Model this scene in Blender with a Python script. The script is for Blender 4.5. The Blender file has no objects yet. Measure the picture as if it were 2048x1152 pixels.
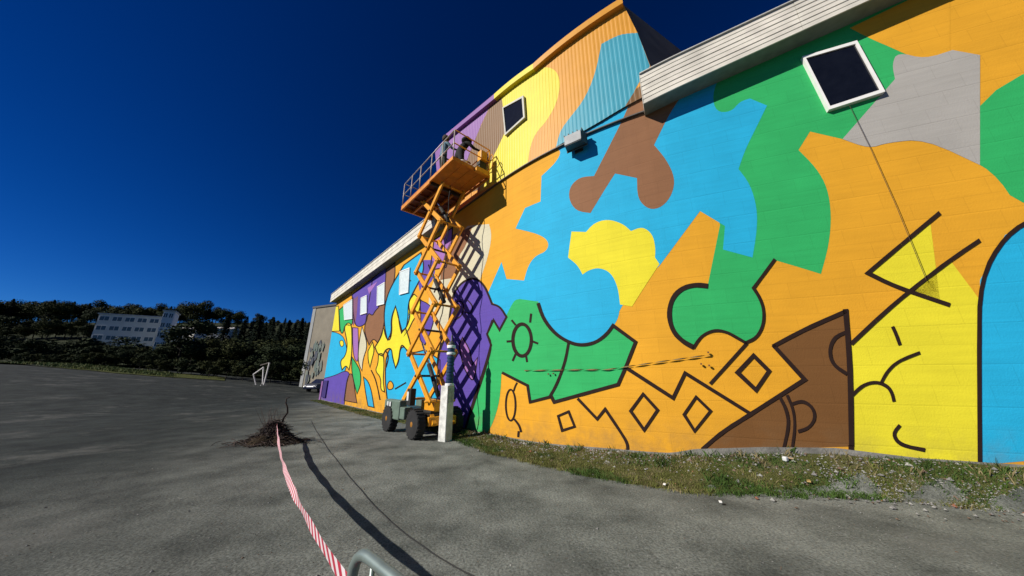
import bpy, bmesh, math, random
from mathutils import Vector, Matrix, noise
from mathutils.geometry import tessellate_polygon
rnd = random.Random(7)
SC = bpy.context.scene
COL = SC.collection

# ------------------------------------------------------------------ camera, sky, sun, exposure
CAM_H = 1.65
F_PX = 620.0
PITCH = math.atan((757 - 576) / F_PX)
cam_d = bpy.data.cameras.new('camera')
cam = bpy.data.objects.new('camera', cam_d); COL.objects.link(cam)
cam.location = (0, 0, CAM_H)
cam.rotation_euler = (math.pi / 2 + PITCH, 0, 0)
cam_d.sensor_width = 36.0
cam_d.lens = 36.0 * F_PX / 2048
cam_d.clip_start = 0.05
cam_d.clip_end = 3000
SC.camera = cam

SUN_AZ, SUN_EL = math.radians(24), math.radians(33)      # direction the light travels, height of the sun
world = bpy.data.worlds.new('World'); SC.world = world; world.use_nodes = True
wn = world.node_tree; wn.nodes.clear()
sky = wn.nodes.new('ShaderNodeTexSky'); sky.sky_type = 'NISHITA'; sky.sun_disc = False
sky.sun_elevation = SUN_EL
sky.sun_rotation = math.atan2(-math.cos(SUN_AZ), -math.sin(SUN_AZ))
sky.altitude = 2500; sky.air_density = 1.0; sky.dust_density = 0.0; sky.ozone_density = 6.0
def vmath(op, val, src):
    n = wn.nodes.new('ShaderNodeVectorMath'); n.operation = op; n.inputs[1].default_value = (val,) * 3; wn.links.new(src, n.inputs[0]); return n.outputs[0]
hsv = wn.nodes.new('ShaderNodeHueSaturation'); hsv.inputs['Saturation'].default_value = 1.25
hsv.inputs['Hue'].default_value = 0.503
gam = wn.nodes.new('ShaderNodeGamma'); gam.inputs['Gamma'].default_value = 1.4       # the deep slide-film blue of a polarised northern sky
bg = wn.nodes.new('ShaderNodeBackground'); bg.inputs['Strength'].default_value = 0.05
wo = wn.nodes.new('ShaderNodeOutputWorld')
wn.links.new(sky.outputs[0], hsv.inputs['Color']); wn.links.new(vmath('MULTIPLY', .25, hsv.outputs[0]), gam.inputs['Color'])
wn.links.new(vmath('MULTIPLY', 3.8, gam.outputs[0]), bg.inputs['Color'])
wn.links.new(bg.outputs[0], wo.inputs[0])
sun_d = bpy.data.lights.new('sun', 'SUN'); sun_d.energy = 5.0; sun_d.angle = math.radians(0.5)
sun_d.color = (1.0, 0.94, 0.84)
sun = bpy.data.objects.new('sun', sun_d); COL.objects.link(sun)
SUN_DIR = Vector((math.cos(SUN_AZ) * math.cos(SUN_EL), math.sin(SUN_AZ) * math.cos(SUN_EL), -math.sin(SUN_EL)))
sun.rotation_euler = SUN_DIR.to_track_quat('-Z', 'Y').to_euler()
SC.view_settings.view_transform = 'Standard'; SC.view_settings.look = 'None'
SC.view_settings.exposure = 0.3; SC.view_settings.gamma = 1.0
SC.render.engine = 'CYCLES'
SC.cycles.max_bounces = 6
SC.cycles.use_denoising = True

# ------------------------------------------------------------------ survey helpers
def ray(px, py):
    cx, cy = (px - 1024) / F_PX, (576 - py) / F_PX
    return Vector((cx, math.cos(PITCH) - math.sin(PITCH) * cy, math.sin(PITCH) + math.cos(PITCH) * cy))
def at_z(px, py, z=0.0):
    d = ray(px, py); return d * ((z - CAM_H) / d.z) + Vector((0, 0, CAM_H))
def at_y(px, py, y):
    d = ray(px, py); return d * (y / d.y) + Vector((0, 0, CAM_H))
def unit(deg): return Vector((math.cos(math.radians(deg)), math.sin(math.radians(deg))))
# plan of the long wall: straight far length, then a shallow curve, then straight again; s runs along it
S_FAR, S_END = -23.0, 13.0
A0_, A1_, CV0, CV1, NK = -48.5, -22.0, -0.6, 5.4, 16
KS = [S_FAR - 40, CV0]; KP2 = [Vector((0, 9.0)) + unit(A0_) * (S_FAR - 40), Vector((0, 9.0)) + unit(A0_) * CV0]; KA = [A0_]
for i in range(NK):
    ds = (CV1 - CV0) / NK; a = A0_ + (A1_ - A0_) * (i + .5) / NK
    KS.append(CV0 + ds * (i + 1)); KP2.append(KP2[-1] + unit(a) * ds); KA.append(a)
KS.append(S_END + 20); KP2.append(KP2[-1] + unit(A1_) * (S_END + 20 - CV1)); KA.append(A1_)
def nrm(u): return Vector((-u.y, u.x))
KN = []
for i in range(len(KS)):
    n = nrm(unit(KA[max(0, i - 1)])) + nrm(unit(KA[min(i, len(KA) - 1)])); KN.append(n / (n.length ** 2 / 2))
BENDS = KS[1:-1]
def seg_of(s):
    for i in range(len(KS) - 1):
        if s <= KS[i + 1]: return i
    return len(KS) - 2
def wall_xy(s, d=0.0):
    """plan point at length s, d metres out from the wall face"""
    i = seg_of(s); t = (s - KS[i]) / (KS[i + 1] - KS[i])
    return KP2[i].lerp(KP2[i + 1], t) - KN[i].lerp(KN[i + 1], t) * d
def W(s, z, d=0.0):
    p = wall_xy(s, d); return Vector((p.x, p.y, z))
def on_wall(px, py, d=0.0):
    r = ray(px, py)
    for i in range(len(KS) - 1):
        a = KP2[i] - KN[i] * d; e = (KP2[i + 1] - KN[i + 1] * d) - a
        den = r.x * e.y - r.y * e.x
        if abs(den) < 1e-9: continue
        t = (a.x * e.y - a.y * e.x) / den
        u = (a.x * r.y - a.y * r.x) / den
        if t > 0 and -1e-6 <= u <= 1 + 1e-6: return KS[i] + u * (KS[i + 1] - KS[i]), CAM_H + r.z * t
    return 0, 0
def stops(a, b): return [a] + [k for k in BENDS if a + 1e-4 < k < b - 1e-4] + [b]
def wall_ang(s): u = wall_xy(s + .05) - wall_xy(s - .05); return math.atan2(u.y, u.x)

# ------------------------------------------------------------------ terrain
def smooth(a, b, x):
    t = max(0.0, min(1.0, (x - a) / (b - a))); return t * t * (3 - 2 * t)
SEGS = [(max(KS[i], S_FAR), min(KS[i + 1], S_END)) for i in range(len(KS) - 1)]
SEGS = [(a, b, wall_xy(a).x, wall_xy(a).y, math.cos(math.radians(KA[i])), math.sin(math.radians(KA[i]))) for i, (a, b) in enumerate(SEGS)]
def wall_dist(x, y):
    best = 1e18; bs = 0
    for a, b, px, py, ux, uy in SEGS:
        s = (x - px) * ux + (y - py) * uy; s = 0 if s < 0 else (b - a if s > b - a else s)
        dx = x - px - ux * s; dy = y - py - uy * s; q = dx * dx + dy * dy
        if q < best: best = q; bs = a + s
    return math.sqrt(best), bs
def behind(x, y, m=0.01):
    d, s = wall_dist(x, y); p = wall_xy(s); i = seg_of(s); n = KN[i]
    return (x - p.x) * n.x + (y - p.y) * n.y > -m
def bank(s):
    return 0.09 * smooth(-5, -.5, s) + 0.10 * smooth(0.5, 3.4, s) + 0.24 * smooth(3.2, 6.4, s)
def bank_w(s): return 1.15 - .6 * smooth(4.4, 6.4, s)
def ground_z(x, y):
    z = 0.085 * max(0.0, -x - 20) * smooth(8, 26, y)
    z = min(z, 3.4)
    if y > 75: z += (y - 75) * 0.27 * smooth(25, -25, x) * smooth(75, 100, y)
    if y > 190: z -= (y - 190) * 0.30 * smooth(25, -25, x)
    if -30 < x < 16 and y < 34:
        d, s = wall_dist(x, y)
        z += bank(s) * (1 - smooth(0.03, bank_w(s), d))
        z += 0.012 * noise.noise(Vector((x * .9, y * .9, 0))) * (1 if y > 1 else .5)
    return z

# ------------------------------------------------------------------ materials
def lin(c):
    c = c / 255.0
    return c / 12.92 if c <= 0.04045 else ((c + 0.055) / 1.055) ** 2.4
def rgb(r, g, b, k=1.0): return (min(lin(r) * k, .95), min(lin(g) * k, .95), min(lin(b) * k, .95), 1)
MATS = {}
def material(name, col, rough=0.7, metal=0.0, var=0.12, scale=6.0, bump=0.0, bscale=60.0, spec=0.4, uv_bump=None):
    if name in MATS: return MATS[name]
    m = bpy.data.materials.new(name); m.use_nodes = True
    nt = m.node_tree; b = nt.nodes['Principled BSDF']
    b.inputs['Roughness'].default_value = rough; b.inputs['Metallic'].default_value = metal
    b.inputs['Specular IOR Level'].default_value = spec
    tc = nt.nodes.new('ShaderNodeTexCoord')
    nz = nt.nodes.new('ShaderNodeTexNoise'); nz.inputs['Scale'].default_value = scale; nz.inputs['Detail'].default_value = 6
    nt.links.new(tc.outputs['Object'], nz.inputs['Vector'])
    cr = nt.nodes.new('ShaderNodeValToRGB')
    cr.color_ramp.elements[0].position = 0.3; cr.color_ramp.elements[1].position = 0.72
    a = [min(1, c * (1 - var)) for c in col[:3]] + [1]; e = [min(1, c * (1 + var)) for c in col[:3]] + [1]
    cr.color_ramp.elements[0].color = a; cr.color_ramp.elements[1].color = e
    nt.links.new(nz.outputs['Fac'], cr.inputs['Fac']); nt.links.new(cr.outputs['Color'], b.inputs['Base Color'])
    last = None
    if bump:
        n2 = nt.nodes.new('ShaderNodeTexNoise'); n2.inputs['Scale'].default_value = bscale; n2.inputs['Detail'].default_value = 4
        nt.links.new(tc.outputs['Object'], n2.inputs['Vector'])
        bp = nt.nodes.new('ShaderNodeBump'); bp.inputs['Strength'].default_value = bump; bp.inputs['Distance'].default_value = 0.02
        nt.links.new(n2.outputs['Fac'], bp.inputs['Height']); last = bp
    if uv_bump:
        sep = nt.nodes.new('ShaderNodeSeparateXYZ'); nt.links.new(tc.outputs['UV'], sep.inputs[0])
        mo = nt.nodes.new('ShaderNodeMath'); mo.operation = 'PINGPONG'; mo.inputs[1].default_value = uv_bump / 2
        nt.links.new(sep.outputs['Y'], mo.inputs[0])
        mr = nt.nodes.new('ShaderNodeMapRange'); mr.inputs['From Min'].default_value = 0; mr.inputs['From Max'].default_value = 0.018
        nt.links.new(mo.outputs[0], mr.inputs['Value'])
        b2 = nt.nodes.new('ShaderNodeBump'); b2.inputs['Strength'].default_value = 0.22; b2.inputs['Distance'].default_value = 0.01
        nt.links.new(mr.outputs[0], b2.inputs['Height'])
        if last: nt.links.new(last.outputs[0], b2.inputs['Normal'])
        last = b2
        dn_ = nt.nodes.new('ShaderNodeTexNoise'); dn_.inputs['Scale'].default_value = 2.2; dn_.inputs['Detail'].default_value = 8; dn_.inputs['Roughness'].default_value = .7
        nt.links.new(tc.outputs['Object'], dn_.inputs['Vector'])
        d1 = nt.nodes.new('ShaderNodeMapRange'); d1.inputs['From Min'].default_value = 1.0; d1.inputs['From Max'].default_value = .1; d1.inputs['To Max'].default_value = .75
        nt.links.new(sep.outputs['Y'], d1.inputs['Value'])
        d2 = nt.nodes.new('ShaderNodeMath'); d2.operation = 'MULTIPLY'; nt.links.new(d1.outputs[0], d2.inputs[0])
        d3 = nt.nodes.new('ShaderNodeMapRange'); d3.inputs['From Min'].default_value = .42; d3.inputs['From Max'].default_value = .7; nt.links.new(dn_.outputs['Fac'], d3.inputs['Value'])
        nt.links.new(d3.outputs[0], d2.inputs[1])
        mx = nt.nodes.new('ShaderNodeMix'); mx.data_type = 'RGBA'; nt.links.new(d2.outputs[0], mx.inputs['Factor']); nt.links.new(cr.outputs['Color'], mx.inputs['A'])
        mx.inputs['B'].default_value = (.16, .11, .06, 1)
        bk = nt.nodes.new('ShaderNodeTexBrick'); bk.inputs['Scale'].default_value = 1.0; bk.inputs['Brick Width'].default_value = .62; bk.inputs['Row Height'].default_value = .31
        bk.inputs['Mortar Size'].default_value = .006; bk.inputs['Color1'].default_value = (.975, .975, .975, 1); bk.inputs['Color2'].default_value = (1.01, 1.01, 1.01, 1); bk.inputs['Mortar'].default_value = (.91, .905, .90, 1)
        nt.links.new(tc.outputs['UV'], bk.inputs['Vector'])
        mp = nt.nodes.new('ShaderNodeMapping'); mp.inputs['Scale'].default_value = (1.2, 14, 1); nt.links.new(tc.outputs['UV'], mp.inputs['Vector'])
        rn = nt.nodes.new('ShaderNodeTexNoise'); rn.inputs['Scale'].default_value = 1.0; rn.inputs['Detail'].default_value = 5; nt.links.new(mp.outputs[0], rn.inputs['Vector'])
        rr = nt.nodes.new('ShaderNodeMapRange'); rr.inputs['To Min'].default_value = .88; rr.inputs['To Max'].default_value = 1.10; nt.links.new(rn.outputs['Fac'], rr.inputs['Value'])
        m2 = nt.nodes.new('ShaderNodeMix'); m2.data_type = 'RGBA'; m2.blend_type = 'MULTIPLY'; m2.inputs['Factor'].default_value = 1
        nt.links.new(mx.outputs['Result'], m2.inputs['A']); nt.links.new(bk.outputs['Color'], m2.inputs['B'])
        m3 = nt.nodes.new('ShaderNodeVectorMath'); m3.operation = 'SCALE'; nt.links.new(m2.outputs['Result'], m3.inputs[0]); nt.links.new(rr.outputs[0], m3.inputs['Scale'])
        nt.links.new(m3.outputs[0], b.inputs['Base Color'])
    if last: nt.links.new(last.outputs[0], b.inputs['Normal'])
    MATS[name] = m
    return m

KP = 0.83
PAL = {'orange': (226, 163, 42), 'yellow': (230, 216, 50), 'blue': (36, 172, 216), 'green': (48, 174, 98), 'brown': (140, 98, 68),
       'dark_brown': (118, 80, 42), 'purple': (94, 74, 164), 'lilac': (158, 108, 176), 'cream': (206, 200, 172), 'grey': (172, 168, 162),
       'black': (40, 24, 20), 'mauve': (128, 84, 112), 'deep_blue': (40, 120, 176)}
def paint(c, up=False):
    r, g, b = PAL[c]
    if c == 'black': return material('black_line_paint', (0.022, 0.012, 0.01, 1), .75, spec=.1, uv_bump=None)
    if up:
        up_c = {'orange': (214, 150, 52), 'yellow': (224, 208, 52), 'blue': (66, 156, 178), 'brown': (122, 90, 56), 'lilac': (140, 96, 162)}
        r, g, b = up_c.get(c, (r, g, b))
        return material(c + '_cladding_paint', rgb(r, g, b, KP), .5, var=.05, scale=2.0, spec=.25)
    return material(c + '_wall_paint', rgb(r, g, b, KP), .75, var=.06, scale=1.3, bump=.15, bscale=45, spec=.2, uv_bump=0.62)

# ------------------------------------------------------------------ mesh builder
class MB:
    def __init__(s): s.v = []; s.f = []; s.m = []
    def add(s, vs, fs, mi=0):
        o = len(s.v); s.v += [tuple(v) for v in vs]; s.f += [tuple(i + o for i in f) for f in fs]; s.m += [mi] * len(fs)
    def box(s, lo, hi, mi=0):
        x0, y0, z0 = lo; x1, y1, z1 = hi
        s.add([(x0, y0, z0), (x1, y0, z0), (x1, y1, z0), (x0, y1, z0), (x0, y0, z1), (x1, y0, z1), (x1, y1, z1), (x0, y1, z1)],
              [(0, 3, 2, 1), (4, 5, 6, 7), (0, 1, 5, 4), (1, 2, 6, 5), (2, 3, 7, 6), (3, 0, 4, 7)], mi)
    def hexa(s, q, w, mi=0):
        """prism: base polygon q (3D points) swept by vector w"""
        n = len(q); w = Vector(w); a = [Vector(p) for p in q]; b = [p + w for p in a]
        s.add(a + b, [tuple(range(n))[::-1], tuple(range(n, 2 * n))] + [(i, (i + 1) % n, (i + 1) % n + n, i + n) for i in range(n)], mi)
    def tube(s, pts, r, n=8, mi=0, cap=True):
        pts = [Vector(p) for p in pts]; rs = r if isinstance(r, (list, tuple)) else [r] * len(pts)
        rings = []; up = None
        for i, p in enumerate(pts):
            d = (pts[min(i + 1, len(pts) - 1)] - pts[max(i - 1, 0)]).normalized()
            if up is None: up = Vector((0, 0, 1)) if abs(d.z) < .9 else Vector((1, 0, 0))
            x = d.cross(up).normalized(); y = x.cross(d).normalized(); up = y
            rings.append([p + (x * math.cos(2 * math.pi * k / n) + y * math.sin(2 * math.pi * k / n)) * rs[i] for k in range(n)])
        vs = [v for rg in rings for v in rg]; fs = []
        for i in range(len(pts) - 1):
            for k in range(n): fs.append((i * n + k, i * n + (k + 1) % n, (i + 1) * n + (k + 1) % n, (i + 1) * n + k))
        if cap: fs += [tuple(range(n))[::-1], tuple(range((len(pts) - 1) * n, len(pts) * n))]
        s.add(vs, fs, mi)
    def bar(s, a, b, w, h, mi=0, up=(0, 0, 1)):
        a, b = Vector(a), Vector(b); d = (b - a).normalized(); x = d.cross(Vector(up)).normalized() * w / 2; y = x.cross(d).normalized() * h / 2
        s.add([a - x - y, a + x - y, a + x + y, a - x + y, b - x - y, b + x - y, b + x + y, b - x + y],
              [(0, 3, 2, 1), (4, 5, 6, 7), (0, 1, 5, 4), (1, 2, 6, 5), (2, 3, 7, 6), (3, 0, 4, 7)], mi)
    def lathe(s, prof, n=16, axis='Z', c=(0, 0, 0), mi=0):
        vs = []; c = Vector(c)
        for r, h in prof:
            for k in range(n):
                a = 2 * math.pi * k / n; p = (r * math.cos(a), r * math.sin(a), h)
                if axis == 'Y': p = (p[0], p[2], p[1])
                if axis == 'X': p = (p[2], p[0], p[1])
                vs.append(c + Vector(p))
        fs = [(i * n + k, i * n + (k + 1) % n, (i + 1) * n + (k + 1) % n, (i + 1) * n + k) for i in range(len(prof) - 1) for k in range(n)]
        fs += [tuple(range(n))[::-1], tuple(range((len(prof) - 1) * n, len(prof) * n))]
        s.add(vs, fs, mi)
    def mesh(s, name, mats, smooth_=False):
        me = bpy.data.meshes.new(name); me.from_pydata(s.v, [], s.f)
        for m in (mats if isinstance(mats, (list, tuple)) else [mats]): me.materials.append(m)
        if any(s.m): me.polygons.foreach_set('material_index', s.m)
        bm = bmesh.new(); bm.from_mesh(me); bmesh.ops.recalc_face_normals(bm, faces=bm.faces); bm.to_mesh(me); bm.free()
        if smooth_:
            me.polygons.foreach_set('use_smooth', [True] * len(me.polygons))
        me.update(); return me
    def build(s, name, mats, parent=None, smooth_=False, bevel=0.0):
        o = link(name, s.mesh(name, mats, smooth_), parent)
        if bevel:
            b = o.modifiers.new('bevel', 'BEVEL'); b.width = bevel; b.segments = 2; b.limit_method = 'ANGLE'
        return o
def link(name, me, parent=None):
    o = bpy.data.objects.new(name, me); COL.objects.link(o)
    if parent: o.parent = parent
    return o
def tag(o, label=None, cat=None, group=None, kind=None):
    if label: o['label'] = label
    if cat: o['category'] = cat
    if group: o['group'] = group
    if kind: o['kind'] = kind
    return o
def thing(name, label, cat, loc=(0, 0, 0), rz=0.0, group=None):
    o = bpy.data.objects.new(name, None); COL.objects.link(o); o.location = loc; o.rotation_euler = (0, 0, rz)
    o.empty_display_size = .3
    return tag(o, label, cat, group)
def copy_tree(o, parent=None):
    c = o.copy(); COL.objects.link(c)
    if parent: c.parent = parent
    for ch in [k for k in list(COL.objects) if k.parent == o]: copy_tree(ch, c)
    return c

# ------------------------------------------------------------------ ground
def ground_material():
    m = bpy.data.materials.new('gravelly_asphalt'); m.use_nodes = True; nt = m.node_tree; b = nt.nodes['Principled BSDF']
    L = nt.links.new
    tc = nt.nodes.new('ShaderNodeTexCoord')
    def nz(scale, det=6, rough=.6, vec=None):
        n = nt.nodes.new('ShaderNodeTexNoise'); n.inputs['Scale'].default_value = scale; n.inputs['Detail'].default_value = det
        n.inputs['Roughness'].default_value = rough; L(vec or tc.outputs['Object'], n.inputs['Vector']); return n
    def ramp(src, p0, c0, p1, c1):
        r = nt.nodes.new('ShaderNodeValToRGB'); e = r.color_ramp.elements
        e[0].position, e[0].color, e[1].position, e[1].color = p0, c0, p1, c1; L(src, r.inputs['Fac']); return r
    def mix(fac, a, bb, mode='MIX'):
        x = nt.nodes.new('ShaderNodeMix'); x.data_type = 'RGBA'; x.blend_type = mode
        if isinstance(fac, float): x.inputs['Factor'].default_value = fac
        else: L(fac, x.inputs['Factor'])
        L(a, x.inputs['A']) if not isinstance(a, tuple) else setattr(x.inputs['A'], 'default_value', a)
        L(bb, x.inputs['B']) if not isinstance(bb, tuple) else setattr(x.inputs['B'], 'default_value', bb)
        return x.outputs['Result']
    # pale asphalt by the wall, dark asphalt on the open side
    sep = nt.nodes.new('ShaderNodeSeparateXYZ'); L(tc.outputs['Object'], sep.inputs[0])
    wob = nz(.35, 4)
    cx = nt.nodes.new('ShaderNodeMath'); cx.operation = 'MULTIPLY_ADD'; cx.inputs[1].default_value = 5.5; L(wob.outputs['Fac'], cx.inputs[0])
    k = nt.nodes.new('ShaderNodeMath'); k.operation = 'MULTIPLY_ADD'; k.inputs[1].default_value = 0.45; L(sep.outputs['Y'], k.inputs[0]); L(sep.outputs['X'], k.inputs[2])
    L(k.outputs[0], cx.inputs[2])
    side_tone = nt.nodes.new('ShaderNodeMapRange'); side_tone.inputs['From Min'].default_value = -4.5; side_tone.inputs['From Max'].default_value = 4.0
    side_tone.interpolation_type = 'SMOOTHERSTEP'; L(cx.outputs[0], side_tone.inputs['Value'])
    base = mix(side_tone.outputs[0], (.022, .027, .026, 1), (.138, .146, .138, 1))
    big = ramp(nz(1.1, 7).outputs['Fac'], .32, (.5, .51, .5, 1), .68, (1.42, 1.40, 1.36, 1))
    c = mix(1.0, base, big.outputs[0], 'MULTIPLY')
    grit = ramp(nz(38, 5, .75).outputs['Fac'], .35, (.5, .5, .5, 1), .7, (1.6, 1.6, 1.57, 1))
    c = mix(1.0, c, grit.outputs[0], 'MULTIPLY')
    # loose pale and reddish chips
    vo = nt.nodes.new('ShaderNodeTexVoronoi'); vo.inputs['Scale'].default_value = 26; L(tc.outputs['Object'], vo.inputs['Vector'])
    chips = ramp(vo.outputs['Distance'], .10, (1, 1, 1, 1), .17, (0, 0, 0, 1))
    patch = ramp(nz(.8, 5).outputs['Fac'], .45, (0, 0, 0, 1), .65, (.9, .9, .9, 1))
    cm = mix(1.0, chips.outputs[0], patch.outputs[0], 'MULTIPLY')
    hue = mix(vo.outputs['Color'], (.10, .08, .065, 1), (.24, .24, .22, 1))
    c = mix(cm, c, hue)
    # scuffed pale and brownish areas
    sc_ = ramp(nz(.42, 8, .72).outputs['Fac'], .54, (0, 0, 0, 1), .66, (.5, .5, .5, 1))
    c = mix(sc_.outputs[0], c, mix(nz(5, 6, .8).outputs['Fac'], (.052, .052, .047, 1), (.19, .19, .175, 1)))
    # oily stains
    st = ramp(nz(.55, 6).outputs['Fac'], .62, (0, 0, 0, 1), .74, (.35, .35, .35, 1))
    c = mix(st.outputs[0], c, (.02, .021, .022, 1))
    brn = ramp(nz(.9, 6, .7, None).outputs['Fac'], .66, (0, 0, 0, 1), .78, (.3, .3, .3, 1))
    c = mix(brn.outputs[0], c, (.07, .05, .035, 1))
    cv = nt.nodes.new('ShaderNodeTexVoronoi'); cv.feature = 'DISTANCE_TO_EDGE'; cv.inputs['Scale'].default_value = .42
    wv = nz(1.6, 5, .7); av = nt.nodes.new('ShaderNodeVectorMath'); av.operation = 'MULTIPLY_ADD'; av.inputs[1].default_value = (.9, .9, 0)
    L(wv.outputs['Color'], av.inputs[0]); L(tc.outputs['Object'], av.inputs[2]); L(av.outputs[0], cv.inputs['Vector'])
    ck = ramp(cv.outputs['Distance'], .0, (.6, .6, .6, 1), .012, (0, 0, 0, 1))
    ckm = mix(1.0, ck.outputs[0], ramp(nz(.3, 3).outputs['Fac'], .5, (0, 0, 0, 1), .62, (1, 1, 1, 1)).outputs[0], 'MULTIPLY')
    c = mix(ckm, c, (.012, .012, .012, 1))
    L(c, b.inputs['Base Color']); b.inputs['Roughness'].default_value = .92; b.inputs['Specular IOR Level'].default_value = .15
    bp = nt.nodes.new('ShaderNodeBump'); bp.inputs['Strength'].default_value = .6; bp.inputs['Distance'].default_value = .010
    h = nt.nodes.new('ShaderNodeMath'); h.operation = 'MULTIPLY_ADD'; h.inputs[1].default_value = -.8
    L(vo.outputs['Distance'], h.inputs[0]); L(nz(55, 6, .75).outputs['Fac'], h.inputs[2]); L(h.outputs[0], bp.inputs['Height']); L(bp.outputs[0], b.inputs['Normal'])
    return m
def axis(lo, hi, step, far_lo, far_hi):
    v = []; x = lo
    while x < hi: v.append(x); x += step
    v.append(hi); g = step
    x = lo
    while x > far_lo: g *= 1.25; x = max(far_lo, x - g); v.insert(0, x)
    g = step; x = hi
    while x < far_hi: g *= 1.25; x = min(far_hi, x + g); v.append(x)
    return v
def build_ground():
    xs = axis(-30, 15, .3, -900, 900); ys = axis(0, 34, .3, -400, 1500)
    me = bpy.data.meshes.new('ground')
    vs = [(x, y, ground_z(x, y)) for y in ys for x in xs]; nx = len(xs)
    me.from_pydata(vs, [], [(j * nx + i, j * nx + i + 1, (j + 1) * nx + i + 1, (j + 1) * nx + i) for j in range(len(ys) - 1) for i in range(nx - 1)])
    me.materials.append(ground_material()); me.polygons.foreach_set('use_smooth', [True] * len(me.polygons))
    tag(link('ground', me), kind='structure')
build_ground()

def soil_material(name, cols, scale=3.0, seed=0.0):
    if name in MATS: return MATS[name]
    m = bpy.data.materials.new(name); m.use_nodes = True; nt = m.node_tree; b = nt.nodes['Principled BSDF']; L = nt.links.new
    tc = nt.nodes.new('ShaderNodeTexCoord'); n = nt.nodes.new('ShaderNodeTexNoise'); n.inputs['Scale'].default_value = scale
    n.inputs['Detail'].default_value = 9; n.inputs['Roughness'].default_value = .7; L(tc.outputs['Object'], n.inputs['Vector'])
    r = nt.nodes.new('ShaderNodeValToRGB'); el = r.color_ramp.elements
    el[0].position = .3; el[0].color = cols[0]; el[1].position = .7; el[1].color = cols[-1]
    for i, c in enumerate(cols[1:-1]):
        e = el.new(.3 + .4 * (i + 1) / (len(cols) - 1)); e.color = c
    L(n.outputs['Fac'], r.inputs['Fac']); L(r.outputs[0], b.inputs['Base Color']); b.inputs['Roughness'].default_value = .95
    b.inputs['Specular IOR Level'].default_value = .1
    n2 = nt.nodes.new('ShaderNodeTexNoise'); n2.inputs['Scale'].default_value = 40; n2.inputs['Detail'].default_value = 6; L(tc.outputs['Object'], n2.inputs['Vector'])
    bp = nt.nodes.new('ShaderNodeBump'); bp.inputs['Distance'].default_value = .04; L(n2.outputs['Fac'], bp.inputs['Height']); L(bp.outputs[0], b.inputs['Normal'])
    MATS[name] = m; return m
# edge of the grass strip, metres out from the wall
EDGE = [(-23, .7), (-14, .9), (-8, .85), (-5, .5), (-3, .7), (-1, 1.0), (.4, 1.15), (2.4, 1.35), (3.6, 1.5), (5, 1.1), (6.4, .62), (8, .55), (13, .5)]
def edge_d(s):
    for (a, x), (b, y) in zip(EDGE, EDGE[1:]):
        if a <= s <= b: e = x + (y - x) * (s - a) / (b - a); break
    else: e = EDGE[0][1] if s < EDGE[0][0] else EDGE[-1][1]
    return e + .14 * noise.noise(Vector((s * 1.3, 0, 3))) + .10 * noise.noise(Vector((s * 5, 0, 7)))
def build_strip():
    vs = []; fs = []; n = 260; m = 9
    for i in range(n + 1):
        s = S_FAR + (S_END - S_FAR) * i / n; e = edge_d(s)
        for j in range(m + 1):
            d = -.05 + (e + .05) * j / m
            p = wall_xy(s, d)
            lift_ = .02 + .02 * (noise.noise(Vector((p.x * 4, p.y * 4, 1)))) if j < m else -.015
            vs.append((p.x, p.y, ground_z(p.x, p.y) + lift_))
    fs = [(i * (m + 1) + j, i * (m + 1) + j + 1, (i + 1) * (m + 1) + j + 1, (i + 1) * (m + 1) + j) for i in range(n) for j in range(m)]
    me = bpy.data.meshes.new('grass_verge'); me.from_pydata(vs, [], fs)
    bm = bmesh.new(); bm.from_mesh(me); bmesh.ops.recalc_face_normals(bm, faces=bm.faces)
    if sum(f.normal.z for f in bm.faces) < 0: bmesh.ops.reverse_faces(bm, faces=bm.faces)
    bm.to_mesh(me); bm.free()
    me.polygons.foreach_set('use_smooth', [True] * len(me.polygons))
    me.materials.append(soil_material('mossy_soil', [(.035, .045, .014, 1), (.065, .072, .02, 1), (.095, .092, .035, 1), (.14, .125, .085, 1)], 2.4))
    tag(link('grass_verge', me), kind='structure')
build_strip()

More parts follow.
